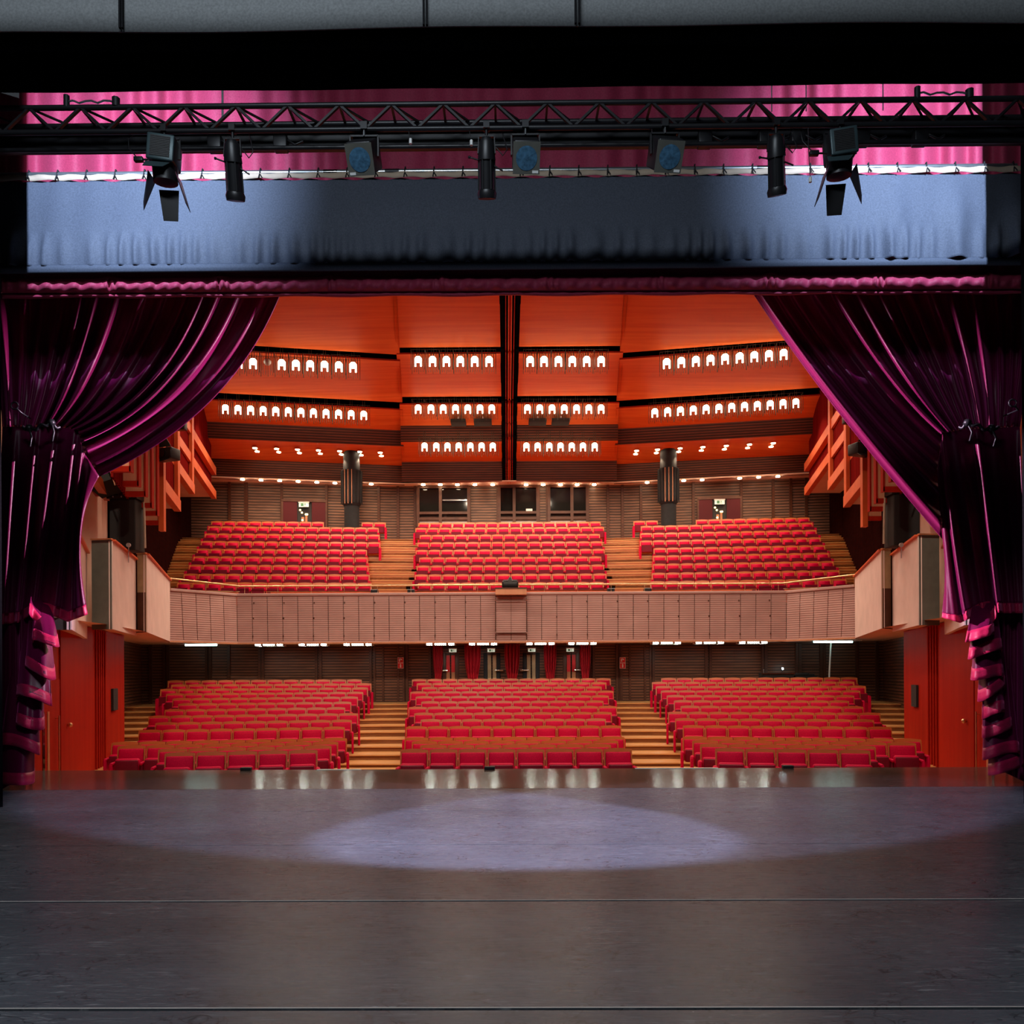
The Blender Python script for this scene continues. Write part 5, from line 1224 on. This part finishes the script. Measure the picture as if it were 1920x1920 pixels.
def profile(px, label, tilt, yaw, top=0):
    t = lantern_root('profile_lantern', label, 'stage light', px, 'long profile lanterns'); t.scale = (0.86, 0.86, 0.86)
    b = MB(); clamp(b, -0.10, 0.0); b.bar((-0.09, 0, -0.10), (0.09, 0, -0.10), 0.03, 0.015, 'black_metal'); b.bar((-0.09, 0, -0.10), (-0.1, 0.0, -0.30), 0.012, 0.03, 'black_metal'); b.bar((0.09, 0, -0.10), (0.1, 0.0, -0.30), 0.012, 0.03, 'black_metal'); b.build('yoke', t)
    M = Matrix.Translation((0, 0, -0.28)) @ Matrix.Rotation(tilt, 4, 'Y') @ Matrix.Rotation(R(24), 4, 'X')
    pt = lambda z: M @ Vector((0, 0, z))
    b = MB(); b.tube([pt(0.15), pt(0.10), pt(-0.08)], [0.05, 0.085, 0.105], 'black_metal', 16); b.build('lamp_house', t)
    b = MB(); b.tube([pt(-0.06), pt(-0.40)], [0.088, 0.092], 'black_metal', 16); 
    for k in range(6):
        a = 2*pi*k/6; b.bar(M @ Vector((0.094*cos(a), 0.094*sin(a), -0.08)), M @ Vector((0.098*cos(a), 0.098*sin(a), -0.38)), 0.015, 0.015, 'black_metal')
    b.build('barrel', t)
    b = MB(); b.tube([pt(-0.38), pt(-0.42), pt(-0.47)], [0.10, 0.115, 0.105], 'black_metal', 16); b.build('lens_tube', t)
    b = MB(); b.tube([M @ Vector((-0.09, -0.02, -0.08)), M @ Vector((-0.20, -0.02, -0.05))], 0.009, 'black_metal', 6); b.ball(tuple(M @ Vector((-0.20, -0.02, -0.05))), 0.018, 'black_metal', 6); b.tube([M @ Vector((0.09, -0.02, -0.14)), M @ Vector((0.19, -0.02, -0.19))], 0.009, 'black_metal', 6); b.build('shutter_handle', t)
    b = MB(); b.tube([(0.10, 0.02, -0.20), (0.19, 0.0, -0.32), (0.24, 0, -0.25), (0.18, 0.05, 0.0)], 0.007, 'black_metal', 5); b.build('cable', t)
profile(436, 'slim black profile lantern hanging next to the left barn door lantern', R(4), 0)
profile(912, 'slim black profile lantern hanging near the middle of the truss', R(0), 0)
profile(1455, 'slim black profile lantern leaning outwards next to the right barn door lantern', R(-10), 0)
def pc(px, label, tag_side, yaw):
    t = lantern_root('box_lantern', label, 'stage light', px, 'box lanterns with blue filters'); t.scale = (0.93, 0.93, 0.93)
    b = MB(); clamp(b, -0.08, 0.0); b.bar((-0.15, 0, -0.08), (0.15, 0, -0.08), 0.04, 0.018, 'black_metal')
    for sx in (-1, 1): b.bar((sx*0.15, 0, -0.08), (sx*0.15, 0, -0.30), 0.016, 0.04, 'black_metal')
    b.bar((0.0, -0.02, 0.0), (0.0, -0.03, -0.09), 0.012, 0.012, 'steel'); b.build('yoke', t)
    M = Matrix.Translation((0, 0, -0.30)) @ Matrix.Rotation(yaw, 4, 'Z') @ Matrix.Rotation(R(38), 4, 'X')
    b = MB(); b.rbox(-0.135, 0.135, -0.22, 0.24, -0.14, 0.16, 0.02, 'black_metal', M); b.build('housing', t)
    b = MB(); b.box(-0.142, 0.142, -0.235, -0.215, -0.145, 0.145, 'grey_green', M); b.build('filter_frame', t, 0)
    b = MB(); n = 24; vs = [M @ Vector((0.112*cos(2*pi*k/n), -0.237-0.004*random.random(), 0.112*sin(2*pi*k/n))) for k in range(n)] + [M @ Vector((0, -0.246, 0))]
    b.add(vs, [(k, (k+1) % n, n) for k in range(n)], 'blue_gel'); b.build('blue_filter', t)
    b = MB(); b.box(tag_side*0.095-0.032, tag_side*0.095+0.032, -0.2385, -0.236, -0.135, -0.110, 'white_paint', M); b.build('tape_tag', t)
    return t
pc(683, 'black box lantern with round blue filter, leftmost of three', -1, R(-5)); pc(985, 'black box lantern with crinkled blue filter, middle of three', 1, R(2)); pc(1246, 'black box lantern with round blue filter, rightmost of three', 1, R(5))
# small hanging plugs and wires on the truss
for px, ln in ((766, 0.10), (880, 0.12), (1222, 0.35), (1515, 0.52)):
    p = at(px, 245, DTR); t = thing('hanging_plug', 'white-tipped plug on a thin wire below the truss, %s' % {766: 'right of the leftmost box lantern', 880: 'just left of the middle profile lantern', 1222: 'just left of the rightmost box lantern', 1515: 'beside the right profile lantern'}[px], 'plug', (p.x, DTR, zb), 0, 'hanging plugs')
    b = MB(); b.tube([(0, 0, 0), (0.005, 0, -ln*0.5), (0.02, 0, -ln)], 0.004, 'black_metal', 5); b.build('wire', t)
    b = MB(); b.tube([(0.02, 0, -ln), (0.02, 0, -ln-0.05)], 0.016, 'white_paint', 6); b.build('tip', t)

# side lanterns that wash the borders, above the frame of the photograph
for (loc, tgt), sx, w_ in zip(BOOM, (-1, 1), ('left', 'right')):
    t = thing('wash_lantern', 'black wash lantern high above the truss lighting the %s end of the borders' % w_, 'stage light', loc, 0, 'wash lanterns')
    d = (Vector(tgt)-Vector(loc)).normalized(); M = d.to_track_quat('-Z', 'Y').to_matrix().to_4x4()
    b = MB(); b.tube([M @ Vector((0, 0, 0.06)), M @ Vector((0, 0, 0.36))], [0.11, 0.10], 'black_metal', 14); b.build('housing', t)
    b = MB(); b.tube([(0, 0, 0.15), (0, 0, 0.9), (0, 0, 2.5)], 0.02, 'black_metal', 6); b.build('drop_pole', t)
    # unseen flag plate, added to cut the beam upright near the border end
    e = at(52 if sx < 0 else 1848, 400, 10.2)-Vector(loc); e = Vector((e.x, e.y, 0)).normalized(); n = Vector((-e.y, e.x, 0)); n = n if n.x*sx > 0 else -n
    q0 = e*1.3; q1 = e*1.3+n*1.3
    b = MB(); b.prism([(q0.x, q0.y, -1.3), (q1.x, q1.y, -1.3), (q1.x, q1.y, 0.9), (q0.x, q0.y, 0.9)], e*0.01, 'black_metal'); b.bar((0, 0, 0.5), tuple(q0+Vector((0, 0, 0.5))+n*0.1), 0.02, 0.02, 'black_metal'); b.build('barn_door', t)
    # second unseen flag, placed to keep the beam off the drawn curtains
    zc_ = (6.45-loc[2])/(10.45-loc[1]); D_ = 0.38
    b = MB(); b.prism([(-0.8, D_, zc_*D_), (0.8, D_, zc_*D_), (0.8, D_-0.02, zc_*D_-0.45), (-0.8, D_-0.02, zc_*D_-0.45)], (0, 0.006, 0), 'black_metal'); b.build('lower_flag', t)
for px, sx, w_ in ((3, -1, 'left'), (1917, 1, 'right')):
    p = at(px, 1000, 9.85); b = MB(); b.grid(lambda u, v: (p.x+sx*1.6*u, 9.85-0.05*sin(u*19), 8.5*(1-v)), 40, 6, 'black_cloth'); o = b.build('masking_drape', None, 0.01)
    tag(o, 'black masking drape hanging to the floor at the %s edge of the stage' % w_, 'curtain', 'black legs')

# ------------------------------------------------------------------ pieces that belong to a part of their thing
SUB = {'fresnel_lantern': {'vent': 'rear_frame', 'barn_door': 'lens_barrel', 'cable': 'side_handle'}, 'box_lantern': {'blue_filter': 'filter_frame', 'tape_tag': 'filter_frame'},
       'profile_lantern': {'shutter_handle': 'barrel', 'lens_tube': 'barrel'}, 'tall_loudspeaker': {'grille': 'cabinet'}, 'wall_spotlight': {'lens': 'body', 'flap': 'body'},
       'exit_sign': {'door_symbol': 'panel', 'runner_symbol': 'panel'}, 'blue_border': {'pipe_sleeve': 'pipe', 'tie': 'pipe', 'hem_pocket': 'cloth'},
       'tab_curtain': {'hem_band': 'tail', 'cascade_hem': 'cascade'}, 'mixing_desk': {'front_edge': 'console'}, 'grey_border': {'seam': 'cloth'}}
for root in [o for o in COL.objects if o.parent is None and o.name.split('.')[0] in SUB]:
    mp_ = SUB[root.name.split('.')[0]]; kids = {}
    for ch in root.children: kids.setdefault(ch.name.split('.')[0], ch)
    for ch in list(root.children):
        n = ch.name.split('.')[0]
        if n in mp_ and mp_[n] in kids: ch.parent = kids[mp_[n]]
